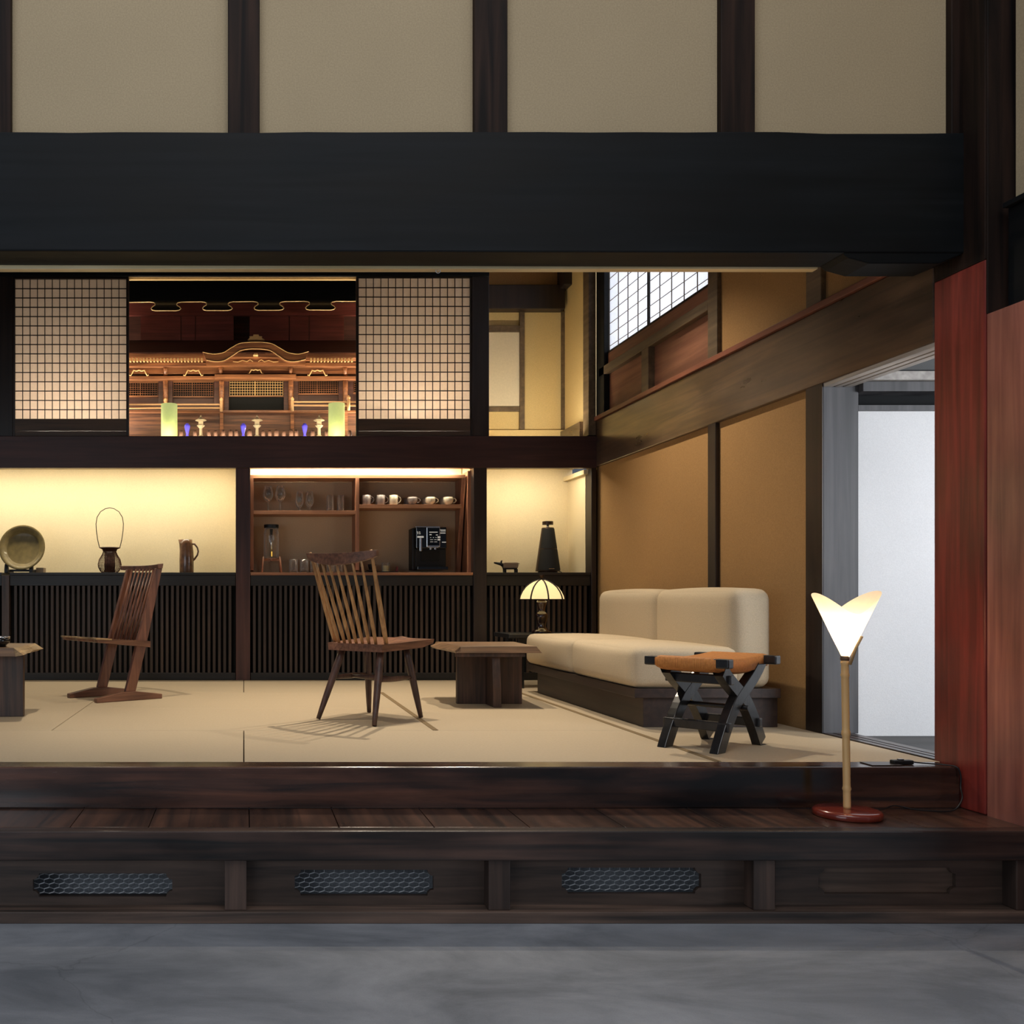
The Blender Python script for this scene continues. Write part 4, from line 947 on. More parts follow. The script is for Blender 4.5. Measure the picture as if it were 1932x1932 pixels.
# lanterns on the altar ledge
def cyl_lantern(px, pytop, label):
    d = 7.90; r = 15.4*d/F; h = Z(pytop, d)-AF
    t = thing('paper_lantern', label, 'lantern', (X(px, d), d, AF+.0005), group='green paper lanterns before the altar')
    MB().lathe([(r, .004), (r, h), (r-.004, h), (r-.004, .004)], n=36).build('paper_shade', 'greenlamp', t, smooth=True)
    MB().lathe([(0, 0), (r-.006, 0), (r-.006, .02), (0, .02)], n=24).build('base', 'blackmat', t)
    bulb('lantern_bulb', (X(px, d), d, AF+.07), .8, (1, .88, .50), .02)
cyl_lantern(319.3, 763, 'glowing green paper lantern at the left of the altar')
cyl_lantern(635, 762, 'glowing green paper lantern at the right of the altar')
first = None
for px, lab in ((353.3, 'small violet-blue vase next to the left paper lantern'), (459, 'small violet-blue vase in the middle before the altar'), (575, 'small violet-blue vase near the right paper lantern')):
    d = 7.86; loc = (X(px, d), d, AF+.0005)
    if first is None:
        first = MB().lathe([(0, 0), (.014, 0), (.015, .04), (.010, .05), (.012, .065), (.021, .10), (.024, .118), (.021, .132), (.012, .138), (.013, .143), (.009, .143), (0, .12)], n=20).build('small_vase', 'blue', smooth=True)
        first.location = loc; tag(first, lab, 'vase', 'blue vases before the altar')
    else: dup(first, loc, lab)
first = None
for px, lab in ((379, 'miniature stone lantern beside the left blue vase'), (485, 'miniature stone lantern in the middle before the altar'), (602, 'miniature stone lantern beside the right paper lantern')):
    d = 7.93; loc = (X(px, d), d, AF+.0005)
    if first is None:
        t2 = thing('stone_lantern', lab, 'stone lantern', loc, group='miniature stone lanterns before the altar')
        MB().lathe([(0, 0), (.026, 0), (.026, .05), (.014, .062), (.012, .115), (.022, .125), (.032, .135), (.032, .142), (0, .142)], n=6).build('pedestal', 'stone', t2)
        MB().box(-.019, .019, -.019, .019, .142, .175).build('light_chamber', 'stone', t2, bevel=.002)
        MB().lathe([(.046, .178), (.044, .186), (.024, .196), (.010, .208), (0, .212)], n=6).lathe([(0, .176), (.046, .178)], n=6).build('roof', 'stone', t2)
        MB().lathe([(0, .208), (.007, .212), (.006, .220), (0, .226)], n=10).build('finial', 'stone', t2, smooth=True)
        first = t2
    else: dup(first, loc, lab)
pb = [(470, .9), (580, .9), (690, 1), (742, .9), (803, 1.3), (862, 1.2), (906, 1.2), (1012, 1.5), (1120, 1), (1172, 1.1), (1225, 1.5), (1283, .9), (1342, 1.4), (1382, 1.3), (1512, 1.1), (1620, .9), (1805, 1.0)]
where = ['by the left paper lantern', 'right of the left blue vase', 'right of the left stone lantern', 'second one right of the left stone lantern', 'third one right of the left stone lantern',
         'fourth one right of the left stone lantern', 'left of the middle blue vase', 'left of the middle stone lantern', 'right of the middle stone lantern', 'second one right of the middle stone lantern',
         'tallest one right of the middle stone lantern', 'fourth one right of the middle stone lantern', 'large one left of the right blue vase', 'just left of the right blue vase', 'left of the right stone lantern',
         'left of the right paper lantern', 'right of the right paper lantern']
first = None
for i, (c, s) in enumerate(pb):
    d = 7.80; top = .076+.010*s
    loc = (X(230+c/4.2, d), d, AF+.0005)
    if first is None:
        m = MB().lathe([(0, 0), (.013, .003), (.019, .02), (.019, .052), (.016, .068), (.009, .076), (0, .079)], n=14)
        first = m.build('pebble', 'pebble', smooth=True); first.location = loc; tag(first, 'brown standing stone '+where[i], 'stone', 'row of small stones before the altar'); o = first
    else: o = dup(first, loc, 'brown standing stone '+where[i])
    o.scale = (.9*s**.5, .9, 1+.06*(s-1)*3)
    o.rotation_euler = (0, 0, i*1.3)

# ------------------------------------------------------------------ yellow alcove (upper right)
DB = 8.44
struct('floor_alcove_right', MB().box(X(905, BK), 2.82, 7.712, DB+.05, AF-.02, AF), 'plaster_yel', 'ochre floor of the yellow alcove', 'floor', 0)
struct('wall_yellow', MB().box(X(905, BK), 2.86, DB, DB+.06, AF, 3.62), 'plaster_yel', 'yellow plaster wall at the back of the upper right alcove', 'wall', 0)
struct('wall_yellow_side', MB().box(2.793, 2.86, 7.79, DB, AF+.1, 3.62), 'plaster_yel', 'yellow side wall of the upper right alcove', 'wall', 0)
struct('trim_8', MB().box(X(905, BK), 2.79, DB-.07, DB, AF, Z(811, DB-.07)), 'plaster_yel', 'low plastered ledge at the foot of the yellow alcove', 'trim', .003)
struct('trim_9', MB().box(2.74, 2.79, 7.89, DB-.07, AF, 2.09), 'nageshi', 'low wooden ledge along the side of the yellow alcove', 'trim', .003)
struct('alcove_beam', MB().box(X(905, BK), X(1058, DB), DB-.12, DB, Z(590, DB), Z(545, DB)), 'post_dark', 'dark beam across the top of the yellow alcove', 'beam', .006)
struct('beam_end', MB().box(X(1048, DB), X(1064, DB), DB-.22, DB, Z(553, DB), Z(510, DB)), 'post_dark', 'dark carved beam end in the yellow alcove', 'beam', .012)
struct('alcove_plaster_top', MB().box(X(905, BK), X(1058, DB), DB-.05, DB, Z(545, DB), 3.6), 'plaster_och', 'dim plaster above the dark alcove beam', 'wall', 0)
t = thing('window_2', 'small frosted window with brown frame in the yellow alcove', 'window', (X(940, DB), DB, Z(768, DB)), kind='structure')
og = (X(940, DB), DB, Z(768, DB)); dd = DB-.02
MB().box(X(905, DB), X(979, DB), dd+.006, dd+.01, Z(768, DB), Z(628, DB)).build('frosted_pane', 'frost', t, org=og)
m = MB().box(X(979, DB), X(988, DB), dd-.012, DB, Z(811, DB), Z(590, DB)); m.box(X(905, DB), X(979, DB), dd-.006, DB, Z(777, DB), Z(768, DB)); m.box(X(905, DB), X(979, DB), dd-.012, DB, Z(628, DB), Z(616, DB))
m.build('frame', 'brownwood_y', t, org=og, bevel=.002)
struct('trim_10', MB().box(X(1058, DB), X(1064, DB), DB-.03, DB, Z(815, DB), Z(590, DB)), 'brownwood_y', 'slim brown corner strip of the yellow alcove', 'trim', .001)
area('yellow_alcove_strip', (X(1010, BK), 7.80, AF+.02), .72, .03, 7.0, (1, .85, .60), (0, .45, 1))

# ------------------------------------------------------------------ sofa
og = (2.35, 5.78, 0)
t = thing('sofa', 'low armless oatmeal sofa on a dark wooden plinth', 'sofa', og)
MB().box(2.02, 2.70, 4.89, 6.65, .0005, .15).build('plinth', 'sofa_base', t, org=og, bevel=.002)
MB().box(1.965, 2.70, 4.86, 6.72, .151, .198).build('platform', 'sofa_base', t, org=og, bevel=.002)
for a, b in ((4.855, 5.783), (5.787, 6.715)):
    MB().cushion(1.955, 2.50, a, b, .199, .405, .045, .014).build('seat_cushion', 'fabric', t, org=og, smooth=True)
    MB().cushion(2.455, 2.66, a, b, .20, .70, .055, .012).build('back_cushion', 'fabric', t, org=og, smooth=True)

# ------------------------------------------------------------------ rope stool
og = (2.08, 4.29, 0); th = math.atan2(-.785, .62)
t = thing('folding_stool', 'small black wooden stool with woven rope seat before the sofa', 'stool', og, th)
for s_ in (-1, 1):
    MB().box(-.185, .185, s_*.222-.024, s_*.222+.024, .360, .400).build('seat_rail', 'black_stool', t, bevel=.006)
# crossed curved legs
def leg_poly(s, w=.030):
    P = [(-.20, 0), (-.155, .07), (-.10, .145), (-.035, .212), (.045, .262), (.12, .31), (.185, .362)]
    P = [(s*y, z) for y, z in smoothline(P, 3)]
    L_, R_ = [], []
    for i, p in enumerate(P):
        q0, q1 = P[max(i-1, 0)], P[min(i+1, len(P)-1)]; dx, dz = q1[0]-q0[0], q1[1]-q0[1]; l = math.hypot(dx, dz)
        nx, nz = -dz/l*w, dx/l*w
        if i == 0: nx, nz = w*1.1, 0
        if i == 0: L_.append((p[0]-nx*1, max(0.0005, p[1]))); R_.append((p[0]+nx*1, .0005)); continue
        if i == len(P)-1: nx, nz = -w*1.3*s, 0
        a, b = (p[0]+nx, p[1]+nz), (p[0]-nx, p[1]-nz)
        if s > 0: L_.append(a); R_.append(b)
        else: L_.append(b); R_.append(a)
    return L_, R_
for x0 in (-.115, .115):
    for s_, off in ((1, 0), (-1, .0)):
        A, B = leg_poly(s_)
        w_ = .019
        MB().band(A, B, 'x', x0-w_+(.001 if s_ > 0 else 0), x0+w_+(.001 if s_ > 0 else 0)).build('leg', 'black_stool', t, bevel=.003)
MB().box(-.145, .145, -.14, -.105, .285, .325).build('stretcher', 'black_stool', t, bevel=.004)
MB().box(-.145, .145, -.158, -.128, .085, .125).build('stretcher', 'black_stool', t, bevel=.004)
MB().box(-.145, .145, .128, .158, .085, .125).build('stretcher', 'black_stool', t, bevel=.004)
MB().tube([(-.155, 0, .18), (.155, 0, .18)], .011, 10).build('pivot_rod', 'black_stool', t)
# woven rope seat wrapping the rails and sagging in the middle
m = MB(); nx, ny = 40, 26; rows = []
loop = []
for j in range(ny+1):
    y = -.254+.508*j/ny; zt_ = .407-.015*math.cos(y/.254*math.pi/2)
    if abs(y) > .24: zt_ -= .010
    loop.append((y, zt_))
for j in range(ny, -1, -1):
    y = -.254+.508*j/ny; zb2 = .349-.024*math.cos(y/.254*math.pi/2)
    if abs(y) > .24: zb2 += .010
    loop.append((y, zb2))
for i in range(nx+1):
    x = -.132+.264*i/nx; k = 1+.004*math.sin(i*2.4)+.004*math.sin(i*5.1)
    e = .5*(1-math.cos(math.pi*min(1, min(i, nx-i)/3)))
    rows.append([m.bm.verts.new((x, y*(.985+.015*e)*k, .381+(z-.381)*(.82+.18*e)*(1 if z > .381 else k))) for y, z in loop])
for a, b in zip(rows, rows[1:]):
    for j in range(len(loop)): m.bm.faces.new((a[j], a[(j+1) % len(loop)], b[(j+1) % len(loop)], b[j]))
m.bm.faces.new(rows[0][::-1]); m.bm.faces.new(rows[-1])
m.build('rope_seat', 'cord_seat', t, smooth=True)

# ------------------------------------------------------------------ spindle chair
og = (.675, 5.215, 0)
t = thing('spindle_chair', 'high-backed walnut chair with pale tapered spindles, seen from behind', 'chair', og, -math.pi/4)
m = MB(); nx, ny = 16, 16; topg = []; botg = []
def seat_pt(u, v):   # u -1..1 across, v 0..1 back to front
    half = .185+.035*v; y = -.125+.43*v
    x = u*half
    if v > .85: y -= .012*abs(u)**3
    return x, y
for j in range(ny+1):
    r1, r2 = [], []
    for i in range(nx+1):
        u = -1+2*i/nx; v = j/ny; x, y = seat_pt(u, v)
        dish = .022*max(0, 1-(abs(u)/.9)**2)*math.sin(math.pi*min(1, v*1.05))**.7
        saddle = .010*math.exp(-(u/.14)**2)*max(0, (v-.6)/.4)
        rise = .018*v
        zt_ = .412+rise-dish+saddle
        under = .040-(.016*max(0, (v-.75)/.25))
        r1.append(m.bm.verts.new((x, y, zt_))); r2.append(m.bm.verts.new((x*(.97 if abs(u) > .9 else 1), y, min(.412+rise-under, zt_-.010))))
    topg.append(r1); botg.append(r2)
for j in range(ny):
    for i in range(nx):
        m.bm.faces.new((topg[j][i], topg[j][i+1], topg[j+1][i+1], topg[j+1][i])); m.bm.faces.new((botg[j][i], botg[j+1][i], botg[j+1][i+1], botg[j][i+1]))
for i in range(nx):
    m.bm.faces.new((topg[0][i], botg[0][i], botg[0][i+1], topg[0][i+1])); m.bm.faces.new((topg[ny][i], topg[ny][i+1], botg[ny][i+1], botg[ny][i]))
for j in range(ny):
    m.bm.faces.new((topg[j][0], topg[j+1][0], botg[j+1][0], botg[j][0])); m.bm.faces.new((topg[j][nx], botg[j][nx], botg[j+1][nx], topg[j+1][nx]))
m.build('seat', 'chair_red', t)
feet = [(-.175, -.215), (.205, -.222), (.180, .225), (-.172, .225)]; tops = [(-.125, -.06), (.125, -.06), (.13, .155), (-.13, .155)]
for (fx, fy), (tx, ty) in zip(feet, tops):
    pts = [Vector((tx, ty, .392)).lerp(Vector((fx, fy, 0.005)), k/6) for k in range(7)]
    MB().tube(pts, [.016, .020, .0205, .019, .0175, .015, .012], 12).build('leg', 'chair_leg', t, smooth=True)
def onleg(i, z):
    k = (.392-z)/.391; return Vector((tops[i][0]+(feet[i][0]-tops[i][0])*k, tops[i][1]+(feet[i][1]-tops[i][1])*k, z))
for a, b, z in ((0, 3, .225), (1, 2, .225)):
    p, q = onleg(a, z), onleg(b, z)
    MB().tube([p.lerp(q, k/6) for k in range(7)], [.008, .011, .014, .015, .014, .011, .008], 8).build('stretcher', 'chair_leg', t, smooth=True)
p, q = (onleg(0, .225)+onleg(3, .225))/2, (onleg(1, .225)+onleg(2, .225))/2
MB().tube([p.lerp(q, k/4) for k in range(5)], [.009, .013, .014, .013, .009], 8).build('cross_stretcher', 'chair_leg', t, smooth=True)
# crest rail
def crest_pt(u): return Vector((.028+u*.235, -.315+.045*u*u, .0))
n = 24; m = MB(); T0, T1, B0, B1 = [], [], [], []
for i in range(n+1):
    u = -1+2*i/n; c = crest_pt(u); zt_ = .885+.010*u*u; zb2 = zt_-.030-.032*(1-u*u)**.8; hh = .010
    T0.append(m.bm.verts.new((c.x, c.y-hh, zt_))); T1.append(m.bm.verts.new((c.x, c.y+hh, zt_)))
    B0.append(m.bm.verts.new((c.x-.004*u, c.y-hh+.006, zb2))); B1.append(m.bm.verts.new((c.x-.004*u, c.y+hh+.006, zb2)))
for i in range(n):
    for A, B in ((T0, T1), (T1, B1), (B1, B0), (B0, T0)): m.bm.faces.new((A[i], B[i], B[i+1], A[i+1]))
m.bm.faces.new((T0[0], T1[0], B1[0], B0[0])); m.bm.faces.new((T0[n], B0[n], B1[n], T1[n]))
m.build('crest_rail', 'chair_red', t, smooth=False, bevel=.003)
for k in range(9):
    u = -1+2*k/8; outer = k in (0, 8)
    base = Vector((u*.165, -.095+(.03 if outer else -.012)*(1 if outer else (1-u*u)), .41))
    c = crest_pt(u*.86); tip = Vector((c.x, c.y, .895 if outer else .84))
    if outer: base = Vector((u*.172, -.075, .41))
    pts = [base.lerp(tip, q/8) for q in range(9)]; R0 = .0125 if outer else .0095
    MB().tube(pts, [R0*.85, R0*1.05, R0*1.1, R0*1.05, R0, R0*.9, R0*.8, R0*.7, R0*.6], 10).build('spindle', 'spindle', t, smooth=True)

# ------------------------------------------------------------------ lounge chair (cantilever seat)
og = (-.841, 6.30, 0); th = math.atan2(.8, -.6)
t = thing('lounge_chair', 'cantilevered walnut chair with slatted back on sled feet', 'chair', og, th)
for s_ in (-1, 1):
    x = s_*.185
    MB().prism([(-.235, .0005), (-.235, .030), (-.04, .058), (.06, .058), (.24, .028), (.24, .0005)], 'x', x-.022, x+.022).build('runner', 'chair_red', t, bevel=.004)
    # upright from runner to crest, leaning back
    def up(zz): return .010-.232*(zz/.86)
    ww = lambda z: .036-.014*max(0, (z-.38)/.48)
    zs = [.058, .2, .38, .6, .845]
    L_ = [(up(z)+ww(z), z) for z in zs]; R_ = [(up(z)-ww(z), z) for z in zs]
    MB().band(L_, R_, 'x', x-.014, x+.014).build('upright', 'chair_red_z', t, bevel=.003)
# seat slab with scalloped front
m = MB(); nx, ny = 20, 10; tg, bg = [], []
for j in range(ny+1):
    a, b = [], []
    for i in range(nx+1):
        u = -1+2*i/nx; v = j/ny; y = -.145+.40*v
        if v == 1: y += .014*math.cos(u*6)+.006*math.cos(u*15)
        x = u*(.21+.03*v); z = .375+.03*v-.012*max(0, 1-u*u)*math.sin(math.pi*min(1, v))
        a.append(m.bm.verts.new((x, y, z))); b.append(m.bm.verts.new((x*.985, y-(.012 if v > .9 else 0), .375+.03*v-(.040-.014*v))))
    tg.append(a); bg.append(b)
for j in range(ny):
    for i in range(nx):
        m.bm.faces.new((tg[j][i], tg[j][i+1], tg[j+1][i+1], tg[j+1][i])); m.bm.faces.new((bg[j][i], bg[j+1][i], bg[j+1][i+1], bg[j][i+1]))
for i in range(nx):
    m.bm.faces.new((tg[0][i], bg[0][i], bg[0][i+1], tg[0][i+1])); m.bm.faces.new((tg[ny][i], tg[ny][i+1], bg[ny][i+1], bg[ny][i]))
for j in range(ny):
    m.bm.faces.new((tg[j][0], tg[j+1][0], bg[j+1][0], bg[j][0])); m.bm.faces.new((tg[j][nx], bg[j][nx], bg[j+1][nx], tg[j+1][nx]))
m.build('seat', 'chair_red', t)
m = MB(); ga, gb = [], []
for j in range(5):
    a, b = [], []
    for i in range(nx+1):
        u = -1+2*i/nx; v = .74+.262*j/4+(.05*math.sin(i*1.3) if j == 0 else 0); y = -.145+.40*v
        if j == 4: y += .014*math.cos(u*6)+.006*math.cos(u*15)+.002
        x = u*(.21+.03*v)*1.004; z = .375+.03*v-.012*max(0, 1-u*u)*math.sin(math.pi*min(1, v))
        a.append(m.bm.verts.new((x, y, z+.0012))); b.append(m.bm.verts.new((x, y, z-.008)))
    ga.append(a); gb.append(b)
for j in range(4):
    for i in range(nx):
        m.bm.faces.new((ga[j][i], ga[j][i+1], ga[j+1][i+1], ga[j+1][i])); m.bm.faces.new((gb[j][i], gb[j+1][i], gb[j+1][i+1], gb[j][i+1]))
    for i in (0, nx): m.bm.faces.new((ga[j][i], ga[j+1][i], gb[j+1][i], gb[j][i]))
for i in range(nx):
    for j in (0, 4): m.bm.faces.new((ga[j][i], ga[j][i+1], gb[j][i+1], gb[j][i]))
o = m.build('pale_front_edge', 'table_edge', t); tag(o, 'pale sapwood front edge')
for k in range(8):
    u = -1+2*(k+.5)/8; x = u*.165
    b0 = Vector((x, up(.375)+.012, .37)); t0 = Vector((x*1.08, up(.85)+.0-.012*(1-u*u), .845))
    MB().tube([b0, b0.lerp(t0, .5), t0], [.009, .0085, .006], 8).build('spindle', 'chair_red_z', t, smooth=True)
m = MB(); n = 16; T0, T1, B0, B1 = [], [], [], []
for i in range(n+1):
    u = -1+2*i/n; x = .03+u*.245; y = up(.86)-.025+.030*u*u; zt_ = .872+.004*u*u; zb2 = zt_-.038+.006*u*u; w_ = .022
    T0.append(m.bm.verts.new((x, y-w_, zt_))); T1.append(m.bm.verts.new((x, y+w_, zt_-.004))); B0.append(m.bm.verts.new((x, y-w_+.006, zb2))); B1.append(m.bm.verts.new((x, y+w_-.004, zb2)))
for i in range(n):
    for A, B in ((T0, T1), (T1, B1), (B1, B0), (B0, T0)): m.bm.faces.new((A[i], B[i], B[i+1], A[i+1]))
m.bm.faces.new((T0[0], T1[0], B1[0], B0[0])); m.bm.faces.new((T0[n], B0[n], B1[n], T1[n]))
m.build('crest_rail', 'chair_red', t, bevel=.003)

# ------------------------------------------------------------------ low slab tables
d = 5.72; og = (1.50, 5.98, 0)
t = thing('low_table', 'low slab table with chamfered top and crossed board legs', 'table', og)
# top: front edge is bevelled, left end is a live edge
xl, xr = X(868, d), X(1014, d); yb = 6.33; zt_ = .366
def top_section(y, xa, xb, xa2, xb2, z1, z0): return [(xa2, y, z0), (xb2, y, z0), (xb, y, z1), (xa, y, z1)]
A = [(X(858, d)+.0, d+.03, .327), (X(1023, d), d, .327), (1.87, yb, .327), (1.16, yb, .327)]
B = [(X(871, d), d+.035, zt_), (X(1013, d), d+.035, zt_), (1.83, yb, zt_), (1.20, yb, zt_)]
A = [(X(861, d), d, .327), (X(1023, d), d, .327), (1.80, yb, .327), (1.23, yb, .327)]
B = [(X(871, d), d+.02, zt_), (X(1014, d), d+.02, zt_), (1.77, yb, zt_), (1.26, yb, zt_)]
# live edge extends to the left
m = MB(); m.hexa(A+B)
m.build('top', 'table_top', t, org=og, bevel=.002)
m = MB(); n = 10; R1, R2, R3 = [], [], []
for i in range(n+1):
    v = i/n; y = d+.006+(yb-d-.01)*v; xin = A[0][0]+(A[3][0]-A[0][0])*v+.001
    out = .042*math.sin(math.pi*min(1, v*1.0+.02))**.6+.012*math.sin(v*17)
    R1.append(m.bm.verts.new((B[0][0]+(B[3][0]-B[0][0])*v-.004, y, zt_-.001))); R2.append(m.bm.verts.new((xin-out, y, .340+.004*math.sin(v*9)))); R3.append(m.bm.verts.new((xin, y, .326)))
for i in range(n):
    m.bm.faces.new((R1[i], R1[i+1], R2[i+1], R2[i])); m.bm.faces.new((R2[i], R2[i+1], R3[i+1], R3[i])); m.bm.faces.new((R3[i], R3[i+1], R1[i+1], R1[i]))
m.bm.faces.new((R1[0], R2[0], R3[0])); m.bm.faces.new((R3[n], R2[n], R1[n]))
m.build('live_edge', 'table_top', t, org=og)
MB().box(X(862, d), X(994, d), d+.03, d+.06, .303, .3265).build('cleat', 'table_leg', t, org=og, bevel=.001)
MB().box(X(862, 5.96), X(920, 5.96), 5.955, 5.995, .0005, .3265).build('leg_board', 'table_leg', t, org=og, bevel=.002)
MB().box(X(926, 5.96), X(984.5, 5.96), 5.955, 5.995, .0005, .3265).build('leg_board', 'table_leg', t, org=og, bevel=.002)
xa, xb = X(932, 5.75), X(947, 5.75)
MB().prism([(5.76, .0005), (6.20, .0005), (6.20, .3265), (5.80, .3265), (5.765, .12)], 'x', xa, xb).build('cross_board', 'table_leg', t, org=og, bevel=.002)

og = (-1.72, 5.45, 0)
t = thing('low_table', 'low slab table with pale live-edge end at the left edge of the room', 'table', og)
zt_ = .388; ye, yf = 5.14, 5.67
MB().hexa([(-2.3, ye, zt_-.045), (-1.215, ye, zt_-.045), (-1.215, yf, zt_-.045), (-2.3, yf, zt_-.045), (-2.3, ye, zt_), (-1.225, ye, zt_), (-1.225, yf, zt_), (-2.3, yf, zt_)]).build('top', 'table_top', t, org=og, bevel=.001)
m = MB(); n = 12; R1, R2, R3 = [], [], []
for i in range(n+1):
    v = i/n; y = ye+(yf-ye)*v; o_ = .045+.010*math.sin(v*8+1)+.005*math.sin(v*19)
    R1.append(m.bm.verts.new((-1.2245, y, zt_))); R2.append(m.bm.verts.new((-1.2245+o_, y, zt_-.038+.01*v+.004*math.sin(v*11)))); R3.append(m.bm.verts.new((-1.2145, y, zt_-.046)))
for i in range(n):
    m.bm.faces.new((R1[i], R1[i+1], R2[i+1], R2[i])); m.bm.faces.new((R2[i], R2[i+1], R3[i+1], R3[i])); m.bm.faces.new((R3[i], R3[i+1], R1[i+1], R1[i]))
m.bm.faces.new((R1[0], R2[0], R3[0])); m.bm.faces.new((R3[n], R2[n], R1[n]))
m.build('live_edge', 'table_edge', t, org=og)
MB().box(-2.15, -1.215, 5.325, 5.365, .0005, zt_-.0455).build('leg_board', 'table_leg', t, org=og, bevel=.002)
t = thing('tea_bowl', 'black tea bowl with pale rim on the left low table', 'bowl', (X(-2, 5.25), 5.25, zt_+.0005))
MB().lathe([(0, 0), (.038, 0), (.042, .012), (.057, .022), (.060, .050), (.057, .050), (.050, .02), (0, .012)], n=32).build('bowl_body', 'darkbowl', t, smooth=True)
MB().lathe([(.0605, .0505), (.0605, .056), (.056, .056), (.056, .0505)], n=32).build('rim', 'chrome', t, smooth=True)

# ------------------------------------------------------------------ side table and table lamp
og = (2.16, 7.12, 0)
t = thing('side_table', 'low black side table tucked behind the sofa end', 'table', og)
MB().box(1.90, 2.48, 6.93, 7.35, .362, .392).build('top', 'black_wood', t, org=og, bevel=.003)
for a, b in ((1.98, 6.965), (2.42, 6.965), (1.98, 7.26), (2.42, 7.26)): MB().box(a, a+.04 if b > 7 else a+.04, b, b+.05, .0005, .3615).build('leg', 'black_wood', t, org=og, bevel=.002)
MB().box(2.0, 2.44, 6.975, 7.0, .32, .3615).build('apron', 'black_wood', t, org=og)
d = 7.13; z0 = .3925; s = d/F
og = (X(1022, d), d, z0)
t = thing('table_lamp', 'table lamp with ribbed cream dome shade and turned brown base', 'lamp', og)
MB().lathe([(0, 0), (.070, 0), (.072, .010), (.055, .022), (.036, .034), (.030, .05), (.034, .08), (.044, .115), (.046, .135), (.036, .150), (.027, .156), (.024, .175), (.030, .20), (.034, .215), (.036, .235), (.020, .245), (0, .245)], n=32).build('base', 'browngloss', t, smooth=True)
MB().lathe([(0, .245), (.034, .245), (.040, .254), (.014, .258), (.014, .275), (0, .275)], n=24).build('socket_collar', 'brass', t, smooth=True)
dome = [(.160, .250), (.154, .275), (.140, .305), (.118, .336), (.090, .360), (.060, .378), (.030, .389), (.010, .394)]
MB().lathe(dome+[(r-.004, z-.003) for r, z in dome[::-1]], n=48).build('dome_shade', 'dome', t, smooth=True)
m = MB()
for k in range(8):
    a = math.pi*2*k/8+math.pi/2
    m.tube([(r*1.015*math.cos(a), r*1.015*math.sin(a), z+.001) for r, z in dome], .0055, 6)
m.tube([(.161*math.cos(q*math.pi/24), .161*math.sin(q*math.pi/24), .249) for q in range(49)], .0028, 6, cap=False)
m.build('shade_ribs', 'lattice', t, smooth=True)
MB().lathe([(0, .390), (.012, .394), (.006, .402), (.010, .408), (.018, .424), (.018, .428), (0, .428)], n=20).build('finial', 'bronze', t, smooth=True)
bulb('table_lamp_bulb', (og[0], og[1], z0+.30), 1.5, (1, .78, .48), .03)

# ------------------------------------------------------------------ floor lamp
bx, by = X(1598.5, 3.622), 3.622
t = thing('floor_lamp', 'bamboo floor lamp with winged white paper shade on the step', 'lamp', (bx, by, STEP+.0005))
MB().lathe([(0, 0), (.112, 0), (.115, .004), (.115, .019), (.110, .025), (.100, .028), (0, .029)], n=64).build('base', 'redlacq', t, smooth=True, bevel=0)
pz0, pz1 = .029, Z(1246, by)-STEP
tilt = -.009
pole = []; rad = []
nodes = [.10, .31, .53, .575]
N_ = 60
for i in range(N_+1):
    z = pz0+(pz1-pz0)*i/N_; pole.append((tilt*(z/pz1), 0, z)); r = .0128
    if min(abs(z-q) for q in nodes) < .006: r = .0152
    rad.append(r)
MB().tube(pole, rad, 16).build('bamboo_pole', 'bamboo', t, smooth=True)
MB().lathe([(0, pz1), (.0145, pz1), (.0155, pz1+.006), (.014, pz1+.016), (0, pz1+.016)], c=(tilt, 0, 0), n=20).build('socket', 'brownwood_x', t)
m = MB(); nth, nz = 64, 12; zb2 = pz1+.012; ring = []
for j in range(nz+1):
    row = []
    for i in range(nth+1):
        a = 2*math.pi*i/nth+math.radians(-90); c2 = math.cos(a)**2
        sgn = 1 if math.cos(a) > 0 else 0
        zr = Z(1158, by)-STEP+(.078+.008*sgn)*abs(math.cos(a))**(2.4 if (math.cos(a) < 0 and math.sin(a) < 0) else 1.35); H = zr-zb2
        z = zb2+H*j/nz; r = .012+(.118-.012)*(z-zb2)/(.247)
        r *= 1+.010*i/nth
        row.append(m.bm.verts.new((r*math.cos(a)+tilt+.003, r*math.sin(a), z)))
    ring.append(row)
for a, b in zip(ring, ring[1:]):
    for i in range(nth): m.bm.faces.new((a[i], a[i+1], b[i+1], b[i]))
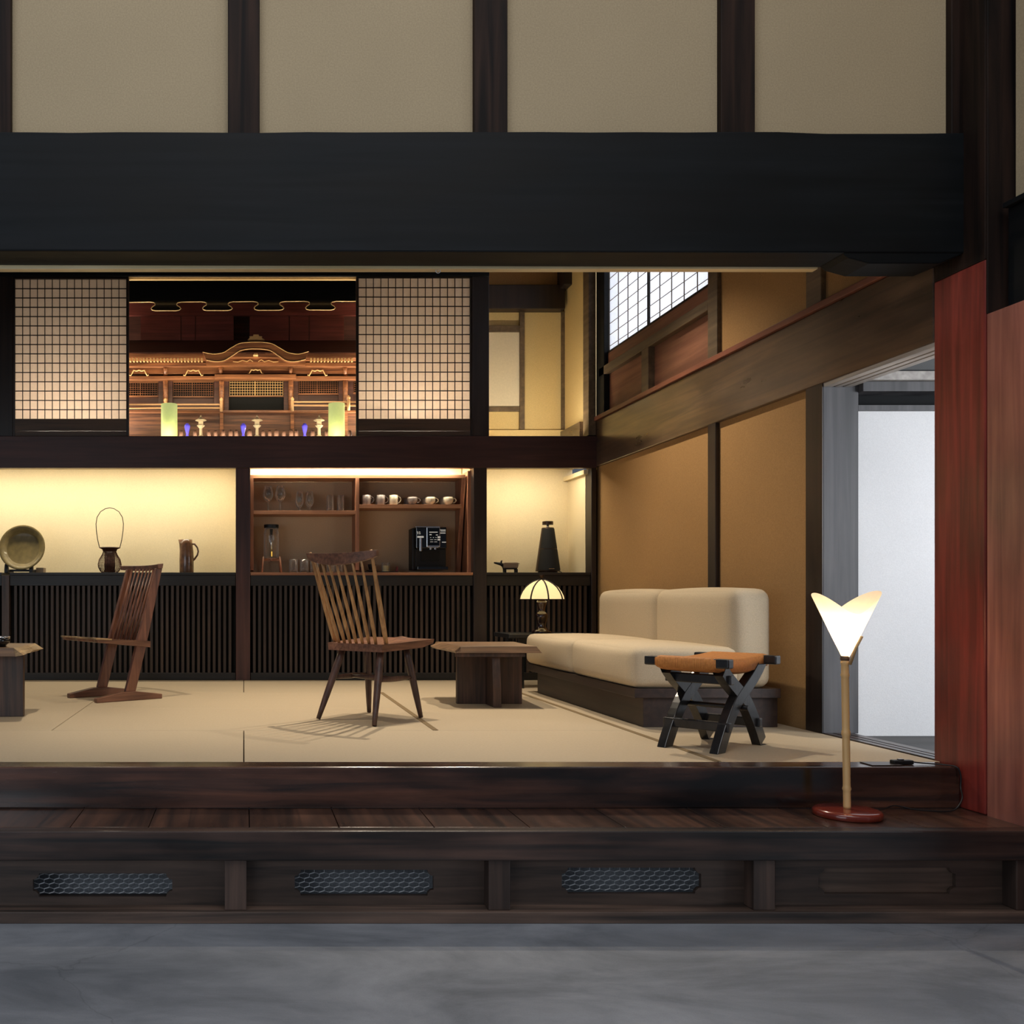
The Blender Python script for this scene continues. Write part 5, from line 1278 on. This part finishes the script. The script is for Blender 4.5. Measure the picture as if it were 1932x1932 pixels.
sh = m.build('paper_shade', 'lampshade', t, smooth=True, normals=False)
MB().tube([(tilt+.010, -.015, pz1-.015), (tilt+.018, -.038, pz1+.05), (tilt+.028, -.056, pz1+.092)], .0042, 8, flat=1.4).build('bamboo_clip', 'bamboo', t, smooth=True)
bulb('floor_lamp_bulb', (bx+tilt, by, STEP+pz1+.11), 7.0, (1, .76, .46), .022)
# cord and plug
q = [(bx+.10, by+.035, STEP+.006), (bx+.17, by+.055, STEP+.014), (bx+.24, by+.09, STEP+.02), (bx+.31, by+.075, STEP+.008), (bx+.40, by+.065, STEP+.004), (bx+.455, by+.07, STEP+.01), (bx+.49, by+.08, STEP+.05),
     (RW-.020, FR-.012, STEP+.085), (RW-.018, FR-.010, STEP+.13), (RW-.03, FR-.004, .001), (RW-.06, FR+.03, .004), (RW-.12, FR+.055, .006), (RW-.16, FR+.06, .01)]
pts = smoothline([(a, b) for a, b, c in q], 5); zs = smoothline([(c, 0) for a, b, c in q], 5)
tag(MB().tube([(a[0], a[1], z[0]) for a, z in zip(pts, zs)], .0028, 8).build('power_cord', 'black_cord', smooth=True), 'thin black cord running from the floor lamp up over the sill', 'cord')
t = thing('cord_switch', 'small black plug lying on the sill beside the corner pillar', 'plug', (RW-.19, FR+.065, .0005))
MB().box(-.045, .035, -.014, .014, 0, .016).build('housing', 'blackmat', t, bevel=.004); MB().box(-.02, .0, -.006, .006, .016, .020).build('button', 'blackglossy', t)
tag(MB().box(RW-.34, RW-.22, FR+.02, FR+.10, .0005, .004).build('floor_socket_plate', 'bronze', bevel=.001), 'flat brown socket plate let into the sill near the plug', 'socket plate')
# ring hook on the lintel board
m = MB(); r_ = .009; cx, cz = X(826.5, 3.93), Z(511, 3.93)
m.tube([(cx+r_*math.cos(a), 3.93, cz+r_*math.sin(a)) for a in [math.pi*2*k/24 for k in range(25)]], .0018, 6)
m.tube([(cx, 3.93, cz+r_), (cx, 3.93, 1.985)], .0018, 6)
tag(m.build('ring_hook', 'steel', smooth=True), 'small metal ring hanging under the big black beam', 'hook')
